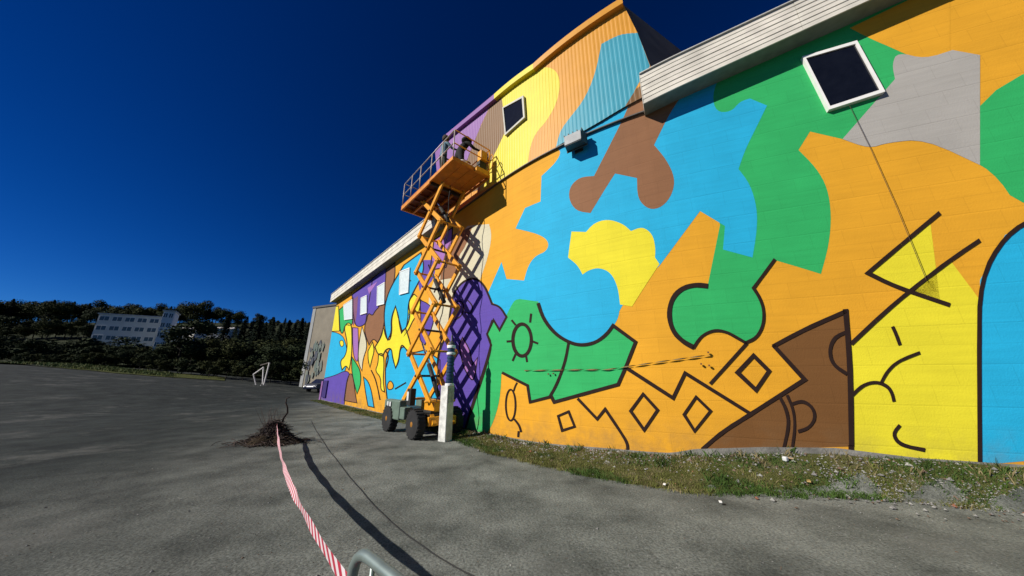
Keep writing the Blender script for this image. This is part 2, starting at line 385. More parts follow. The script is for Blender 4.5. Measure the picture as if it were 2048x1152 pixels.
# ------------------------------------------------------------------ the long painted building
bld = thing('painted_warehouse', 'long warehouse whose whole wall is covered in a colourful mural with black outlines', 'building', W(0, 0))
BO = Vector(bld.location)
def B(v): return Vector(v) - BO
def eave_c(s): return 8.19 + .20 * (s - 4.32)         # underside of the right-hand eave
def wall_top(s): return 8.55 if s <= 4.5 else max(8.55, eave_c(s) + .25)
def build_wall():
    mb = MB(); back = 7.0
    ss = stops(S_FAR, S_END)
    f = [W(s, -.6) for s in ss]; t = [W(s, wall_top(s)) for s in ss]
    bk = [B(p) + Vector((back * .75, back * .66, 0)) for p in f]; bt = [B(p) + Vector((back * .75, back * .66, 0)) for p in t]
    n = len(ss); vs = [B(p) for p in f] + [B(p) for p in t] + bk + bt
    fs = []
    for i in range(n - 1):
        fs += [(i, i + 1, n + i + 1, n + i), (2 * n + i, 3 * n + i, 3 * n + i + 1, 2 * n + i + 1), (n + i, n + i + 1, 3 * n + i + 1, 3 * n + i)]
    fs += [(0, n, 3 * n, 2 * n), (n - 1, 3 * n - 1, 4 * n - 1, 2 * n - 1)]
    mb.add(vs, fs)
    o = mb.build('wall', paint('orange'), bld); ul = o.data.uv_layers.new(name='UVMap')
    for l in o.data.loops: v = o.data.vertices[l.vertex_index].co; ul.data[l.index].uv = (v.x, v.z)
    # concrete footing, a little proud, seen where the paint stops
    fo = MB()
    SS = stops(S_FAR, S_END)
    for a, b in zip(SS, SS[1:]):
        k = 8
        pts = [a + (b - a) * i / k for i in range(k + 1)]
        for s0, s1 in zip(pts, pts[1:]):
            e0, e1 = bank(s0) + .05 + .07 * smooth(3.8, 4.4, s0) * (1 - smooth(6.45, 6.5, s0)), bank(s1) + .05 + .07 * smooth(3.8, 4.4, s1) * (1 - smooth(6.45, 6.5, s1))
            fo.add([B(W(s0, -.6, .03)), B(W(s1, -.6, .03)), B(W(s1, e1, .03)), B(W(s0, e0, .03)), B(W(s1, e1, 0)), B(W(s0, e0, 0))], [(0, 1, 2, 3), (3, 2, 4, 5)])
    fo.build('footing', material('rough_concrete', (.17, .165, .15, 1), .9, var=.3, scale=5, bump=.6, bscale=25), bld)
build_wall()
# upper storey: profiled cladding rising behind, corrugation built
UP = .06
up_px = [(1016, 351.5), (1060, 325), (1115, 292.5), (1200, 243), (1272, 200), (1318, 178), (1303, 138), (1275, 66), (1247, -2)]
def to_sz(pts, d=0.0): return [on_wall(x, y, d) for x, y in pts]
LIP_PX = [(892, 268), (988, 188), (1066, 127), (1244, -6)]
LIP = [on_wall(x, y, UP + .16) for x, y in LIP_PX]
blk = to_sz(up_px[:-1], UP)
zl = on_wall(905, 262, UP)
left_s = -4.5
FL_Z = blk[0][1]
def lip_z(s):
    P = LIP
    for (a, x), (b, y) in zip(P, P[1:]):
        if s <= b: return x + (y - x) * (s - a) / (b - a)
    return P[-1][1]
blk = [(left_s, FL_Z)] + [(s, max(z, FL_Z - .02)) for s, z in blk] + [(s, z - .06) for s, z in LIP[::-1]] + [(left_s, lip_z(left_s) - .06)]
PITCH_R = .12; DEEP = .0045
def rib(s):
    t = (s / PITCH_R) % 1.0
    return DEEP * (0 if t < .3 else (t - .3) / .15 if t < .45 else 1 if t < .8 else (1 - t) / .2)
def slab(poly, conv, cuts, name=None, zclip=None, uv=True):
    """fill a flat (s,z) polygon, cut it where the wall bends or ribs, and set it up in space"""
    tri = tessellate_polygon([[Vector((p[0], p[1], 0)) for p in poly]])
    bm = bmesh.new(); vs = [bm.verts.new((p[0], p[1], 0)) for p in poly]
    for t in tri:
        try: bm.faces.new([vs[i] for i in t])
        except ValueError: pass
    lo = min(p[0] for p in poly); hi = max(p[0] for p in poly)
    for c in cuts:
        if lo < c < hi:
            bmesh.ops.bisect_plane(bm, geom=bm.verts[:] + bm.edges[:] + bm.faces[:], plane_co=(c, 0, 0), plane_no=(1, 0, 0))
    if zclip is not None:
        bmesh.ops.bisect_plane(bm, geom=bm.verts[:] + bm.edges[:] + bm.faces[:], plane_co=(0, zclip, 0), plane_no=(0, 1, 0), clear_outer=True)
    out_v = [(v.co.x, v.co.y) for v in bm.verts]; bm.verts.index_update()
    fs = []
    for f in bm.faces:
        c = f.calc_center_median().x
        if c < S_FAR: continue
        fs.append(([v.index for v in f.verts], c))
    bm.free()
    return out_v, fs
RIB_CUTS = []
k = math.floor(-4.6 / PITCH_R)
while k * PITCH_R < 6:
    RIB_CUTS += [(k + t) * PITCH_R for t in (0.0, .3, .45, .8)]; k += 1
UVS = {}
LAY = .0018
def place_patch(mb, poly, layer, up=False, mi=0):
    base = (UP if up else 0.0) + LAY * layer
    poly2 = []
    for (a, b) in poly:
        if not poly2 or (abs(a - poly2[-1][0]) + abs(b - poly2[-1][1])) > 1e-4: poly2.append((a, b))
    out_v, fs = slab(poly2, None, BENDS + [S_FAR] + (RIB_CUTS if up else []), zclip=None if up else None)
    vs = []
    for s, z in out_v:
        s = max(s, S_FAR); d = base + (rib(s) if up else 0)
        vs.append(B(W(s, z, d)))
    # winding so that the faces look out of the wall
    ff = []
    for idx, c in fs:
        a, b2, c2 = (out_v[idx[0]], out_v[idx[1]], out_v[idx[2]])
        ar = (b2[0] - a[0]) * (c2[1] - a[1]) - (b2[1] - a[1]) * (c2[0] - a[0])
        ff.append(tuple(idx) if ar > 0 else tuple(idx[::-1]))
    o = len(mb.v); mb.add(vs, ff, mi)
    for i, (s, z) in enumerate(out_v): mb.uv[o + i] = (s, z)
class PB_(MB):
    def __init__(s): super().__init__(); s.uv = {}
    def build(s, name, mats, parent):
        me = bpy.data.meshes.new(name); me.from_pydata(s.v, [], s.f)
        for m in mats: me.materials.append(m)
        me.polygons.foreach_set('material_index', s.m)
        ul = me.uv_layers.new(name='UVMap')
        for l in me.loops: ul.data[l.index].uv = s.uv.get(l.vertex_index, (0, 0))
        return link(name, me, parent)
def chaikin(pts, it=2):
    """points with a third value stay sharp corners"""
    P = [(p[0], p[1], len(p) > 2) for p in pts]
    for _ in range(it):
        Q = []; n = len(P)
        for i in range(n):
            a, b, c = P[i - 1], P[i], P[(i + 1) % n]
            if b[2]: Q.append(b)
            else:
                Q.append((b[0] + (a[0] - b[0]) * .25, b[1] + (a[1] - b[1]) * .25, False))
                Q.append((b[0] + (c[0] - b[0]) * .25, b[1] + (c[1] - b[1]) * .25, False))
        P = Q
    return [(p[0], p[1]) for p in P]
def chaikin_open(pts, it=2):
    P = [(p[0], p[1], len(p) > 2) for p in pts]
    for _ in range(it):
        Q = [P[0]]
        for i in range(1, len(P) - 1):
            a, b, c = P[i - 1], P[i], P[i + 1]
            if b[2]: Q.append(b)
            else:
                Q.append((b[0] + (a[0] - b[0]) * .25, b[1] + (a[1] - b[1]) * .25, False)); Q.append((b[0] + (c[0] - b[0]) * .25, b[1] + (c[1] - b[1]) * .25, False))
        Q.append(P[-1]); P = Q
    return [(p[0], p[1]) for p in P]
def dense(pts, step=40):
    out = []
    for i, p in enumerate(pts):
        q = pts[(i + 1) % len(pts)]; n = max(1, int(math.hypot(q[0] - p[0], q[1] - p[1]) / step))
        for k in range(n): out.append((p[0] + (q[0] - p[0]) * k / n, p[1] + (q[1] - p[1]) * k / n))
    return out
LOW, UPP, INK = PB_(), PB_(), PB_()
cols = list(PAL)
def stroke(pts, w, layer=8, closed=False, smoothit=True, up=False):
    w = w * .92
    P = (chaikin(pts) if closed else chaikin_open(pts)) if smoothit else [(p[0], p[1]) for p in pts]
    if closed: P = P + [P[0]]
    L_, R_ = [], []
    n = len(P)
    for i in range(n):
        if closed: a, b, c = P[(i - 1) % (n - 1)], P[i], P[(i + 1) % (n - 1)]
        else: a, b, c = P[max(i - 1, 0)], P[i], P[min(i + 1, n - 1)]
        d1 = Vector((b[0] - a[0], b[1] - a[1])); d2 = Vector((c[0] - b[0], c[1] - b[1]))
        if d1.length < 1e-6: d1 = d2
        if d2.length < 1e-6: d2 = d1
        d1 = d1.normalized(); d2 = d2.normalized()
        t = (d1 + d2); t = t.normalized() if t.length > 1e-3 else d1
        nn = Vector((-t.y, t.x)); m = 1 / max(.45, abs(nn.dot(Vector((-d1.y, d1.x)))))
        wob = 1 + .14 * noise.noise(Vector((b[0] * .05, b[1] * .05, w)))
        L_.append((b[0] + nn.x * w / 2 * m * wob, b[1] + nn.y * w / 2 * m * wob)); R_.append((b[0] - nn.x * w / 2 * m * wob, b[1] - nn.y * w / 2 * m * wob))
    for i in range(n - 1):
        q = [L_[i], L_[i + 1], R_[i + 1], R_[i]]
        place_patch(INK, to_sz(q, LAY * layer), layer + .35 * (i % 2), up)
def patch(c, pts, layer=1, up=False, line=0, sm=True):
    P = chaikin(pts) if sm else [(p[0], p[1]) for p in pts]
    mbx = UPP if up else LOW
    place_patch(mbx, to_sz(dense(P), (UP if up else 0) + LAY * layer), layer, up, cols.index(c))
    if line: stroke(pts, line, layer=layer + 1, closed=True, smoothit=sm)
c_ = 1   # marks a sharp corner
# --- upper storey
patch('orange', [(s, z) for s, z in []] or [(1, 1), (2, 1), (2, 2)], 0) if False else None
place_patch(UPP, blk, 0, True, cols.index('orange'))
patch('yellow', [(998, 190, c_), (1062, 146, c_), (1092, 132), (1114, 142), (1121, 168), (1114, 205), (1095, 240), (1070, 268), (1060, 296), (1056, 324), (1056, 327, c_), (1016, 351, c_), (960, 384, c_), (962, 345), (985, 320), (1008, 262, c_)], 1, True)
patch('brown', [(986, 202, c_), (1003, 190, c_), (1011, 262, c_), (985, 318), (962, 345), (955, 380, c_), (915, 395, c_), (925, 340), (962, 250)], 2, True)
patch('lilac', [(984, 204, c_), (905, 262, c_), (870, 300, c_), (880, 420, c_), (915, 395, c_), (925, 345), (962, 250)], 2, True, sm=False)
patch('blue', [(1275, 66, c_), (1240, 68), (1203, 88, c_), (1190, 150), (1168, 200), (1140, 235), (1120, 262), (1112, 294, c_), (1200, 243, c_), (1262, 206, c_), (1268, 180), (1300, 132, c_)], 1, True)
patch('brown', [(1250, 213, c_), (1272, 178, c_), (1312, 152, c_), (1320, 178, c_), (1280, 197, c_)], 2, True)
# --- lower wall, right to left
patch('green', [(1330, 195, c_), (1860, -60, c_), (1860, 210, c_), (1790, 158, c_), (1685, 278, c_), (1620, 263, c_), (1597, 300, c_), (1632, 335), (1655, 375), (1663, 430), (1658, 490), (1642, 548, c_), (1590, 532), (1549, 520, c_), (1506, 575, c_), (1522, 600), (1530, 635), (1518, 668), (1490, 685, c_), (1465, 668), (1428, 658), (1402, 672), (1388, 695, c_), (1352, 675), (1334, 635), (1342, 592), (1372, 570), (1416, 568, c_), (1440, 450, c_), (1400, 330, c_)], 1)
patch('orange', [(1700, 56, c_), (1900, -40, c_), (1900, 150, c_), (1790, 98), (1742, 78)], 2)
patch('grey', [(1790, 158, c_), (1685, 278, c_), (1738, 297), (1775, 285), (1850, 278), (1960, 330, c_), (1960, 110, c_), (1905, 100, c_), (1850, 118), (1795, 104), (1784, 128)], 3)
patch('blue', [(1100, 292, c_), (1320, 165, c_), (1440, 150, c_), (1424, 190), (1432, 224), (1462, 224), (1480, 203), (1500, 197, c_), (1534, 211, c_), (1515, 250), (1490, 300), (1477, 338, c_), (1500, 368), (1514, 415), (1514, 460), (1505, 515, c_), (1446, 499, c_), (1450, 452, c_), (1400, 422, c_), (1320, 530, c_), (1240, 612), (1236, 640), (1214, 668), (1185, 687), (1150, 689), (1112, 670), (1088, 640), (1076, 602, c_), (1012, 640, c_), (1000, 613), (985, 606), (974, 590, c_), (985, 565), (1003, 524, c_), (1013, 558, c_), (1048, 561, c_), (1056, 532), (1070, 512), (1094, 502), (1098, 483), (1078, 468), (1031, 457, c_), (1050, 416, c_), (1081, 403, c_), (1083, 352, c_), (1112, 325), (1124, 300)], 2)
patch('brown', [(1262, 200, c_), (1300, 170, c_), (1395, 150, c_), (1345, 215), (1308, 290, c_), (1332, 318), (1350, 355), (1345, 388), (1325, 414), (1298, 420), (1275, 398), (1274, 356, c_), (1230, 347, c_), (1212, 375), (1181, 426, c_), (1152, 422), (1137, 398), (1140, 372), (1160, 354), (1188, 352, c_), (1212, 305), (1245, 240)], 3)
patch('yellow', [(1143, 463, c_), (1172, 464, c_), (1188, 446), (1215, 438), (1245, 447), (1262, 462, c_), (1285, 453), (1305, 468), (1311, 495), (1310, 515, c_), (1319, 528, c_), (1290, 572), (1264, 613, c_), (1240, 609, c_), (1236, 575), (1222, 545), (1198, 535), (1178, 540), (1165, 549, c_), (1155, 530), (1136, 515, c_)], 3)
patch('green', [(1040, 598, c_), (1076, 603, c_), (1088, 638), (1112, 668), (1150, 689), (1185, 687), (1214, 668), (1226, 652, c_), (1270, 684, c_), (1250, 735, c_), (1237, 768, c_), (1108, 803, c_), (1100, 794, c_), (1060, 803, c_), (1055, 772, c_), (1003, 745, c_), (1000, 800), (985, 850), (965, 880, c_), (930, 860, c_), (935, 800), (958, 760), (976, 705), (972, 670, c_), (985, 640, c_), (1000, 657, c_), (1012, 632, c_), (1028, 600)], 3)
patch('dark_brown', [(1690, 622, c_), (1548, 692, c_), (1607, 757, c_), (1500, 828, c_), (1440, 863), (1400, 899, c_), (1540, 898, c_), (1702, 893, c_)], 1)
patch('yellow', [(1703, 688, c_), (1792, 603, c_), (1900, 520, c_), (1960, 600, c_), (1960, 940, c_), (1702, 917, c_)], 1)
patch('yellow', [(1736, 546, c_), (1790, 500, c_), (1860, 440, c_), (1880, 600, c_), (1790, 573, c_)], 1)
patch('blue', [(1960, 560, c_), (2010, 470, c_), (2080, 430, c_), (2300, 420, c_), (2300, 900, c_), (1960, 930, c_)], 2)
patch('green', [(1900, 300, c_), (1985, 340), (2040, 420), (2300, 420, c_), (2300, 60, c_), (1990, 160)], 2)
# --- behind and beside the lift
patch('cream', [(935, 452, c_), (978, 448, c_), (984, 470), (976, 515), (958, 565, c_), (930, 565, c_), (915, 575), (905, 600, c_), (905, 640), (895, 668), (862, 660, c_), (855, 600), (868, 560), (880, 540, c_), (905, 535), (905, 490)], 2)
patch('brown', [(905, 470, c_), (945, 452, c_), (932, 492), (915, 515), (912, 555, c_), (880, 560, c_), (885, 520)], 3)
patch('lilac', [(868, 480, c_), (905, 455, c_), (903, 500), (892, 535, c_), (860, 540, c_)], 3, line=2.5)
patch('purple', [(848, 520, c_), (872, 520), (868, 560), (840, 585, c_), (832, 545, c_)], 3)
patch('purple', [(903, 605), (910, 580), (930, 560), (952, 556), (968, 570), (978, 592), (984, 608, c_), (1000, 613), (1013, 634, c_), (999, 660, c_), (987, 640, c_), (974, 668, c_), (982, 690, c_), (968, 740), (950, 790), (930, 860, c_), (880, 830, c_), (872, 760), (878, 700), (895, 668)], 4, line=4.5)
patch('lilac', [(918, 690, c_), (925, 675, c_), (940, 700), (945, 730, c_), (955, 715, c_), (948, 765), (935, 750), (925, 728)], 6, line=2.5)
patch('blue', [(772, 720, c_), (778, 698), (785, 700), (792, 735, c_), (798, 722), (800, 698), (808, 692), (818, 708), (850, 700, c_), (880, 720, c_), (880, 800, c_), (840, 822, c_), (776, 812, c_), (770, 760)], 3, line=2.5)
patch('purple', [(840, 600, c_), (862, 610), (870, 640), (850, 690, c_), (838, 680), (842, 640)], 4, line=2)
patch('yellow', [(816, 604), (828, 588, c_), (842, 600, c_), (838, 625), (826, 640), (818, 658), (808, 672, c_), (816, 640)], 4, line=2)
patch('brown', [(745, 560, c_), (790, 525, c_), (790, 560), (772, 600), (768, 655), (756, 687, c_), (747, 676), (738, 690, c_), (728, 662), (732, 640)], 2, line=2)
patch('purple', [(704, 590, c_), (772, 535, c_), (771, 570), (760, 612), (750, 622), (745, 632), (736, 625), (732, 648), (716, 655), (708, 645)], 3, line=2)
patch('lilac', [(735, 576, c_), (755, 563, c_), (738, 588, c_)], 5)
patch('mauve', [(704, 600, c_), (716, 592, c_), (713, 640), (706, 652, c_)], 4)
patch('blue', [(786, 566), (808, 530, c_), (842, 505, c_), (850, 540), (826, 585), (816, 606), (821, 630), (814, 654), (804, 662, c_), (798, 640), (791, 612, c_), (782, 636), (783, 665), (775, 680, c_), (769, 655), (768, 620), (775, 590)], 4, line=2.5)
patch('yellow', [(791, 613, c_), (797, 632), (799, 650), (803, 666, c_), (811, 656, c_), (815, 668), (820, 685), (824, 708, c_), (813, 700), (804, 688), (800, 698), (797, 722), (791, 736, c_), (785, 715), (783, 696), (772, 698), (765, 712, c_), (755, 708), (750, 694, c_), (762, 675), (767, 655, c_), (772, 676), (779, 682), (784, 665), (783, 636)], 5, line=2.5)
patch('green', [(678, 620, c_), (706, 596, c_), (706, 640), (703, 652), (690, 648), (686, 668), (680, 664)], 3, line=2)
patch('yellow', [(640, 620, c_), (677, 612, c_), (679, 662, c_), (630, 664, c_)], 3, line=1.5)
patch('blue', [(625, 660, c_), (681, 664), (694, 690), (694, 735), (684, 750), (672, 755), (667, 775, c_), (620, 780, c_)], 2, line=1.5)
patch('yellow', [(688, 655), (695, 645), (703, 648), (704, 680), (703, 715), (698, 740, c_), (692, 730), (684, 740, c_), (680, 722), (691, 712), (695, 690), (692, 672)], 4, line=2)
patch('yellow', [(678, 682), (686, 680), (688, 690), (682, 695)], 5, line=1.5)
patch('lilac', [(705, 655, c_), (716, 656, c_), (717, 690), (716, 728), (706, 712)], 3, line=1.5)
patch('cream', [(724, 653, c_), (736, 690), (726, 718), (724, 742, c_), (716, 725), (717, 690)], 4, line=2)
patch('orange', [(724, 700, c_), (735, 695, c_), (752, 708), (770, 720), (772, 812, c_), (712, 806, c_), (714, 785), (722, 760)], 3)
patch('green', [(704, 714, c_), (712, 726), (721, 742), (722, 768), (714, 788, c_), (707, 762), (703, 738)], 4, line=2)
patch('yellow', [(736, 702, c_), (745, 684, c_), (749, 700), (743, 722), (740, 735, c_), (736, 720)], 5, line=2)
patch('yellow', [(757, 708, c_), (767, 706), (768, 735), (766, 760), (769, 784, c_), (761, 780), (762, 755), (750, 742), (756, 728)], 5, line=2)
patch('blue', [(727, 754, c_), (736, 762), (743, 782), (748, 815, c_), (736, 812, c_), (731, 785)], 5, line=2)
patch('purple', [(620, 762, c_), (652, 756), (672, 750), (690, 741), (700, 746), (694, 762), (688, 812, c_), (620, 815, c_)], 4, line=1.5)
patch('brown', [(693, 762), (700, 745), (706, 752), (710, 785), (714, 806, c_), (688, 801, c_)], 5, line=1.5)
patch('orange', [(774, 770), (780, 760), (787, 768), (786, 778), (776, 780)], 6, line=2)
stroke([(790, 778), (812, 765)], 3)
stroke([(822, 775), (830, 788), (824, 790), (818, 780)], 2, closed=True)
for pts in ([(905, 612), (918, 600), (928, 608), (925, 630), (910, 640)], [(868, 585), (876, 566), (884, 572), (878, 600)], [(742, 740), (752, 760), (760, 800)], [(770, 700), (778, 712), (772, 735)], [(800, 560), (812, 556), (822, 562)], [(935, 600), (946, 612), (942, 628), (930, 624)]):
    stroke(pts, 2.5)
# --- black lines of the right-hand figures
stroke([(1416, 572), (1390, 569), (1362, 577), (1343, 598), (1337, 630), (1345, 662), (1365, 683), (1388, 695)], 10)
stroke([(1386, 697), (1402, 672), (1427, 660), (1452, 663), (1475, 676), (1494, 687)], 6.5)
stroke([(1490, 686), (1513, 676), (1527, 650), (1528, 620), (1520, 596), (1507, 576, c_), (1528, 548), (1550, 518)], 7)
stroke([(1494, 686), (1420, 768)], 8)
stroke([(1545, 693), (1612, 657), (1693, 622)], 9)
stroke([(1691, 618), (1697, 690), (1701, 760), (1703, 893)], 12)
stroke([(1702, 890), (1703, 917)], 11)
stroke([(1546, 690), (1609, 759, c_), (1500, 829), (1444, 864), (1404, 899)], 9)
stroke([(1253, 736), (1346, 796, c_), (1370, 746, c_), (1505, 830)], 8)
for q, w in (([(1286, 788), (1315, 820), (1288, 860), (1261, 822)], 6.5), ([(1392, 794), (1421, 822), (1389, 862), (1368, 829)], 6.5), ([(1507, 711), (1538, 742), (1512, 780), (1475, 745)], 9), ([(1116, 832), (1137, 823), (1149, 853), (1124, 861)], 5)):
    stroke([p + (1,) for p in q], w, closed=True, smoothit=False)
stroke([(1076, 606), (1086, 637), (1110, 668), (1140, 686), (1165, 691), (1192, 685), (1214, 668), (1226, 651, c_), (1271, 684, c_), (1251, 735), (1236, 769, c_), (1170, 787), (1108, 804, c_), (1102, 792)], 7.5)
stroke([(1137, 686), (1130, 725), (1113, 770), (1099, 794, c_), (1060, 804, c_), (1055, 771, c_), (1004, 745)], 6)
stroke([(1155, 797), (1194, 838, c_), (1210, 818, c_), (1237, 858), (1256, 888), (1254, 906)], 6)
stroke([(1044 + 19 * math.cos(t * .5236), 680 + 33 * math.sin(t * .5236)) for t in range(12)], 7, closed=True)
for a, b in (((1060, 645), (1062, 627)), ((1031, 650), (1023, 640)), ((1025, 682), (1013, 683)), ((1063, 682), (1076, 687)), ((1031, 708), (1025, 722)), ((1052, 712), (1054, 724))): stroke([a, b], 4.5)
stroke([(1021 + 10 * math.cos(t * .5236), 810 + 32 * math.sin(t * .5236)) for t in range(12)], 3.5, closed=True)
stroke([(1034, 765), (1030, 772), (1027, 782)], 3); stroke([(1028, 838), (1038, 850), (1042, 864)], 4.5); stroke([(1037, 862), (1036, 874)], 4)
stroke([(985, 640), (974, 668, c_), (984, 690), (970, 740), (940, 830)], 4)
stroke([(1560, 795), (1573, 820), (1578, 850), (1567, 898)], 7); stroke([(1574, 790), (1587, 820), (1590, 855), (1584, 898)], 6)
stroke([(1584, 808), (1605, 801), (1625, 814), (1631, 836), (1618, 856), (1596, 863)], 7)
stroke([(1692, 664), (1668, 675), (1658, 702), (1666, 730), (1694, 748)], 8)
stroke([(1702, 688), (1790, 605), (1900, 520), (1960, 480)], 9)
stroke([(1703, 792), (1725, 770), (1752, 763), (1775, 772), (1784, 786), (1788, 803)], 7.5)
stroke([(1762, 766), (1774, 743), (1796, 722), (1840, 705)], 7); stroke([(1785, 653), (1792, 668), (1800, 690)], 8)
stroke([(1880, 425), (1790, 500), (1736, 546, c_), (1790, 573), (1900, 610)], 9)
stroke([(1800, 850), (1785, 868), (1800, 890), (1850, 900)], 8)
stroke([(1960, 940), (1958, 700), (1960, 560), (2010, 470), (2080, 430), (2300, 420)], 10)
LOW.build('mural_painting', [paint(c) for c in cols], bld)
UPP.build('mural_painting', [paint(c, True) for c in cols], bld)
INK.build('mural_outline', [paint('black')], bld)

# upper storey body (sides and back), flat shades of dark cladding
def build_upper():
    body = MB(); sweep = Vector((math.cos(math.radians(29)), math.sin(math.radians(29)), 0)) * 9
    ring = []
    for i, (s, z) in enumerate(blk):
        ring.append((s, z))
        s2, z2 = blk[(i + 1) % len(blk)]
        for c in sorted(BENDS, reverse=s2 < s):
            if min(s, s2) < c < max(s, s2): ring.append((c, z + (z2 - z) * (c - s) / (s2 - s)))
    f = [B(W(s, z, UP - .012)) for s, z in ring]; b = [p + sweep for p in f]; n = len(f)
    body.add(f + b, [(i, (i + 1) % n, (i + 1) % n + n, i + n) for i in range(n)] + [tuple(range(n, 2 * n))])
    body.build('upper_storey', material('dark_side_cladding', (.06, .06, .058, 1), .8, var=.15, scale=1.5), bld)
    # painted lip along the roof edge, in three colours, with the gap under it
    segs = list(zip(('lilac', 'yellow', 'orange'), LIP_PX, LIP_PX[1:]))
    for col, a, b2 in segs:
        sa, za = on_wall(*a, UP + .16); sb, zb = on_wall(*b2, UP + .16)
        mb = MB(); st_ = stops(sa, sb)
        for s0, s1 in zip(st_, st_[1:]):
            z0 = za + (zb - za) * (s0 - sa) / (sb - sa); z1 = za + (zb - za) * (s1 - sa) / (sb - sa)
            q = [W(s0, z0, UP + .16), W(s1, z1, UP + .16), W(s1, z1 - .24, UP + .16), W(s0, z0 - .24, UP + .16),
                 W(s0, z0, UP - .1), W(s1, z1, UP - .1), W(s1, z1 - .24, UP - .1), W(s0, z0 - .24, UP - .1)]
            mb.add([B(p) for p in q], [(0, 1, 2, 3), (4, 7, 6, 5), (0, 4, 5, 1), (3, 2, 6, 7), (1, 5, 6, 2), (0, 3, 7, 4)])
        o = mb.build('roof_edge_lip', paint(col, True), bld)
        o['label'] = col + ' painted length of the roof edge'
    # lead flashing under the cladding
    fl = MB(); st_ = stops(left_s, 4.4)
    for s0, s1 in zip(st_, st_[1:]):
        q = [W(s0, FL_Z - .012, .085), W(s1, FL_Z - .012, .085), W(s1, FL_Z + .012, .085), W(s0, FL_Z + .012, .085), W(s0, FL_Z - .012, 0), W(s1, FL_Z - .012, 0), W(s1, FL_Z + .05, .05), W(s0, FL_Z + .05, .05)]
        fl.add([B(p) for p in q], [(0, 1, 2, 3), (0, 4, 5, 1), (3, 2, 6, 7)])
    fl.build('flashing', material('dull_flashing', (.09, .085, .08, 1), .6, .3), bld)
build_upper()

# eaves
white_m = material('weathered_white_board', (.56, .53, .46, 1), .8, var=.18, scale=2.2, bump=.2)
soffit_m = material('grey_green_soffit', (.19, .22, .19, 1), .85, var=.15)
def eave(s0, s1, zb0, zb1, zt0, zt1, D=.45, nb=7, seg=3.2):
    """box eave: soffit, and a face of lapped boards with recessed joints, cut in lengths"""
    so = MB()
    ss = stops(s0, s1)
    def zb(s): return zb0 + (zb1 - zb0) * (s - s0) / (s1 - s0)
    def zt(s): return zt0 + (zt1 - zt0) * (s - s0) / (s1 - s0)
    for a, b in zip(ss, ss[1:]):
        a1, b1 = a + 1e-4, b - 1e-4
        q = [W(a1, zb(a), D - .03), W(b1, zb(b), D - .03), W(b1, zt(b) - .03, D - .03), W(a1, zt(a) - .03, D - .03), W(a1, zb(a), -.3), W(b1, zb(b), -.3), W(b1, zt(b) - .03, -.3), W(a1, zt(a) - .03, -.3)]
        so.add([B(p) for p in q], [(0, 1, 2, 3), (0, 4, 5, 1), (3, 2, 6, 7), (0, 3, 7, 4), (1, 5, 6, 2)])
    so.build('soffit', soffit_m, bld)
    L_ = [s0]; 
    while L_[-1] + seg < s1 - .6: L_.append(L_[-1] + seg)
    L_.append(s1)
    for a, b in zip(L_, L_[1:]):
        for k in range(nb):
            f0, f1 = (k + .0) / nb, (k + .96) / nb
            dd = D + rnd.uniform(-.003, .003); mb = MB(); st_ = stops(a + .004, b - .004)
            for a1, b1 in zip(st_, st_[1:]):
                ha, hb = zt(a1) - zb(a1) + .02, zt(b1) - zb(b1) + .02
                za0, za1, zc0, zc1 = zb(a1) - .02 + ha * f0, zb(a1) - .02 + ha * f1, zb(b1) - .02 + hb * f0, zb(b1) - .02 + hb * f1
                q = [W(a1, za0, dd), W(b1, zc0, dd), W(b1, zc1, dd - .012), W(a1, za1, dd - .012), W(a1, za0, D - .032), W(b1, zc0, D - .032), W(b1, zc1, D - .032), W(a1, za1, D - .032)]
                mb.add([B(p) for p in q], [(0, 1, 2, 3), (0, 4, 5, 1), (3, 2, 6, 7), (0, 3, 7, 4), (1, 5, 6, 2)])
            mb.build('fascia_board', white_m, bld)
    # end boards on the return
    if nb > 3:
        for k in range(nb):
            za0 = zb(s0) - .02 + (zt(s0) - zb(s0) + .02) * k / nb; za1 = zb(s0) - .02 + (zt(s0) - zb(s0) + .02) * (k + .93) / nb
            mb = MB(); u = unit(A1_) * -.012
            q = [W(s0, za0, D), W(s0, za0, .02), W(s0, za1, .02), W(s0, za1, D)]
            mb.hexa([B(p) for p in q], (u.x, u.y, 0)); mb.build('fascia_board', white_m, bld)
    cap = MB()
    for a, b in zip(ss, ss[1:]):
        a1, b1 = a + 1e-4, b - 1e-4
        q = [W(a1, zt(a), D + .03), W(b1, zt(b), D + .03), W(b1, zt(b) + .025, D + .03), W(a1, zt(a) + .025, D + .03), W(a1, zt(a), -.4), W(b1, zt(b), -.4), W(b1, zt(b) + .08, -.4), W(a1, zt(a) + .08, -.4)]
        cap.add([B(p) for p in q], [(0, 1, 2, 3), (0, 4, 5, 1), (3, 2, 6, 7), (0, 3, 7, 4), (1, 5, 6, 2)])
    cap.build('roof_edge_cap', material('zinc_cap', (.5, .5, .47, 1), .6, .2), bld)
c0 = 4.30
eave(c0, S_END, 8.19, 8.19 + .20 * (S_END - c0), 9.10, 9.10 + .18 * (S_END - c0))
eave(S_FAR - .35, left_s - .02, 8.02, 8.02, 8.70, 8.70, nb=3, seg=4.6)

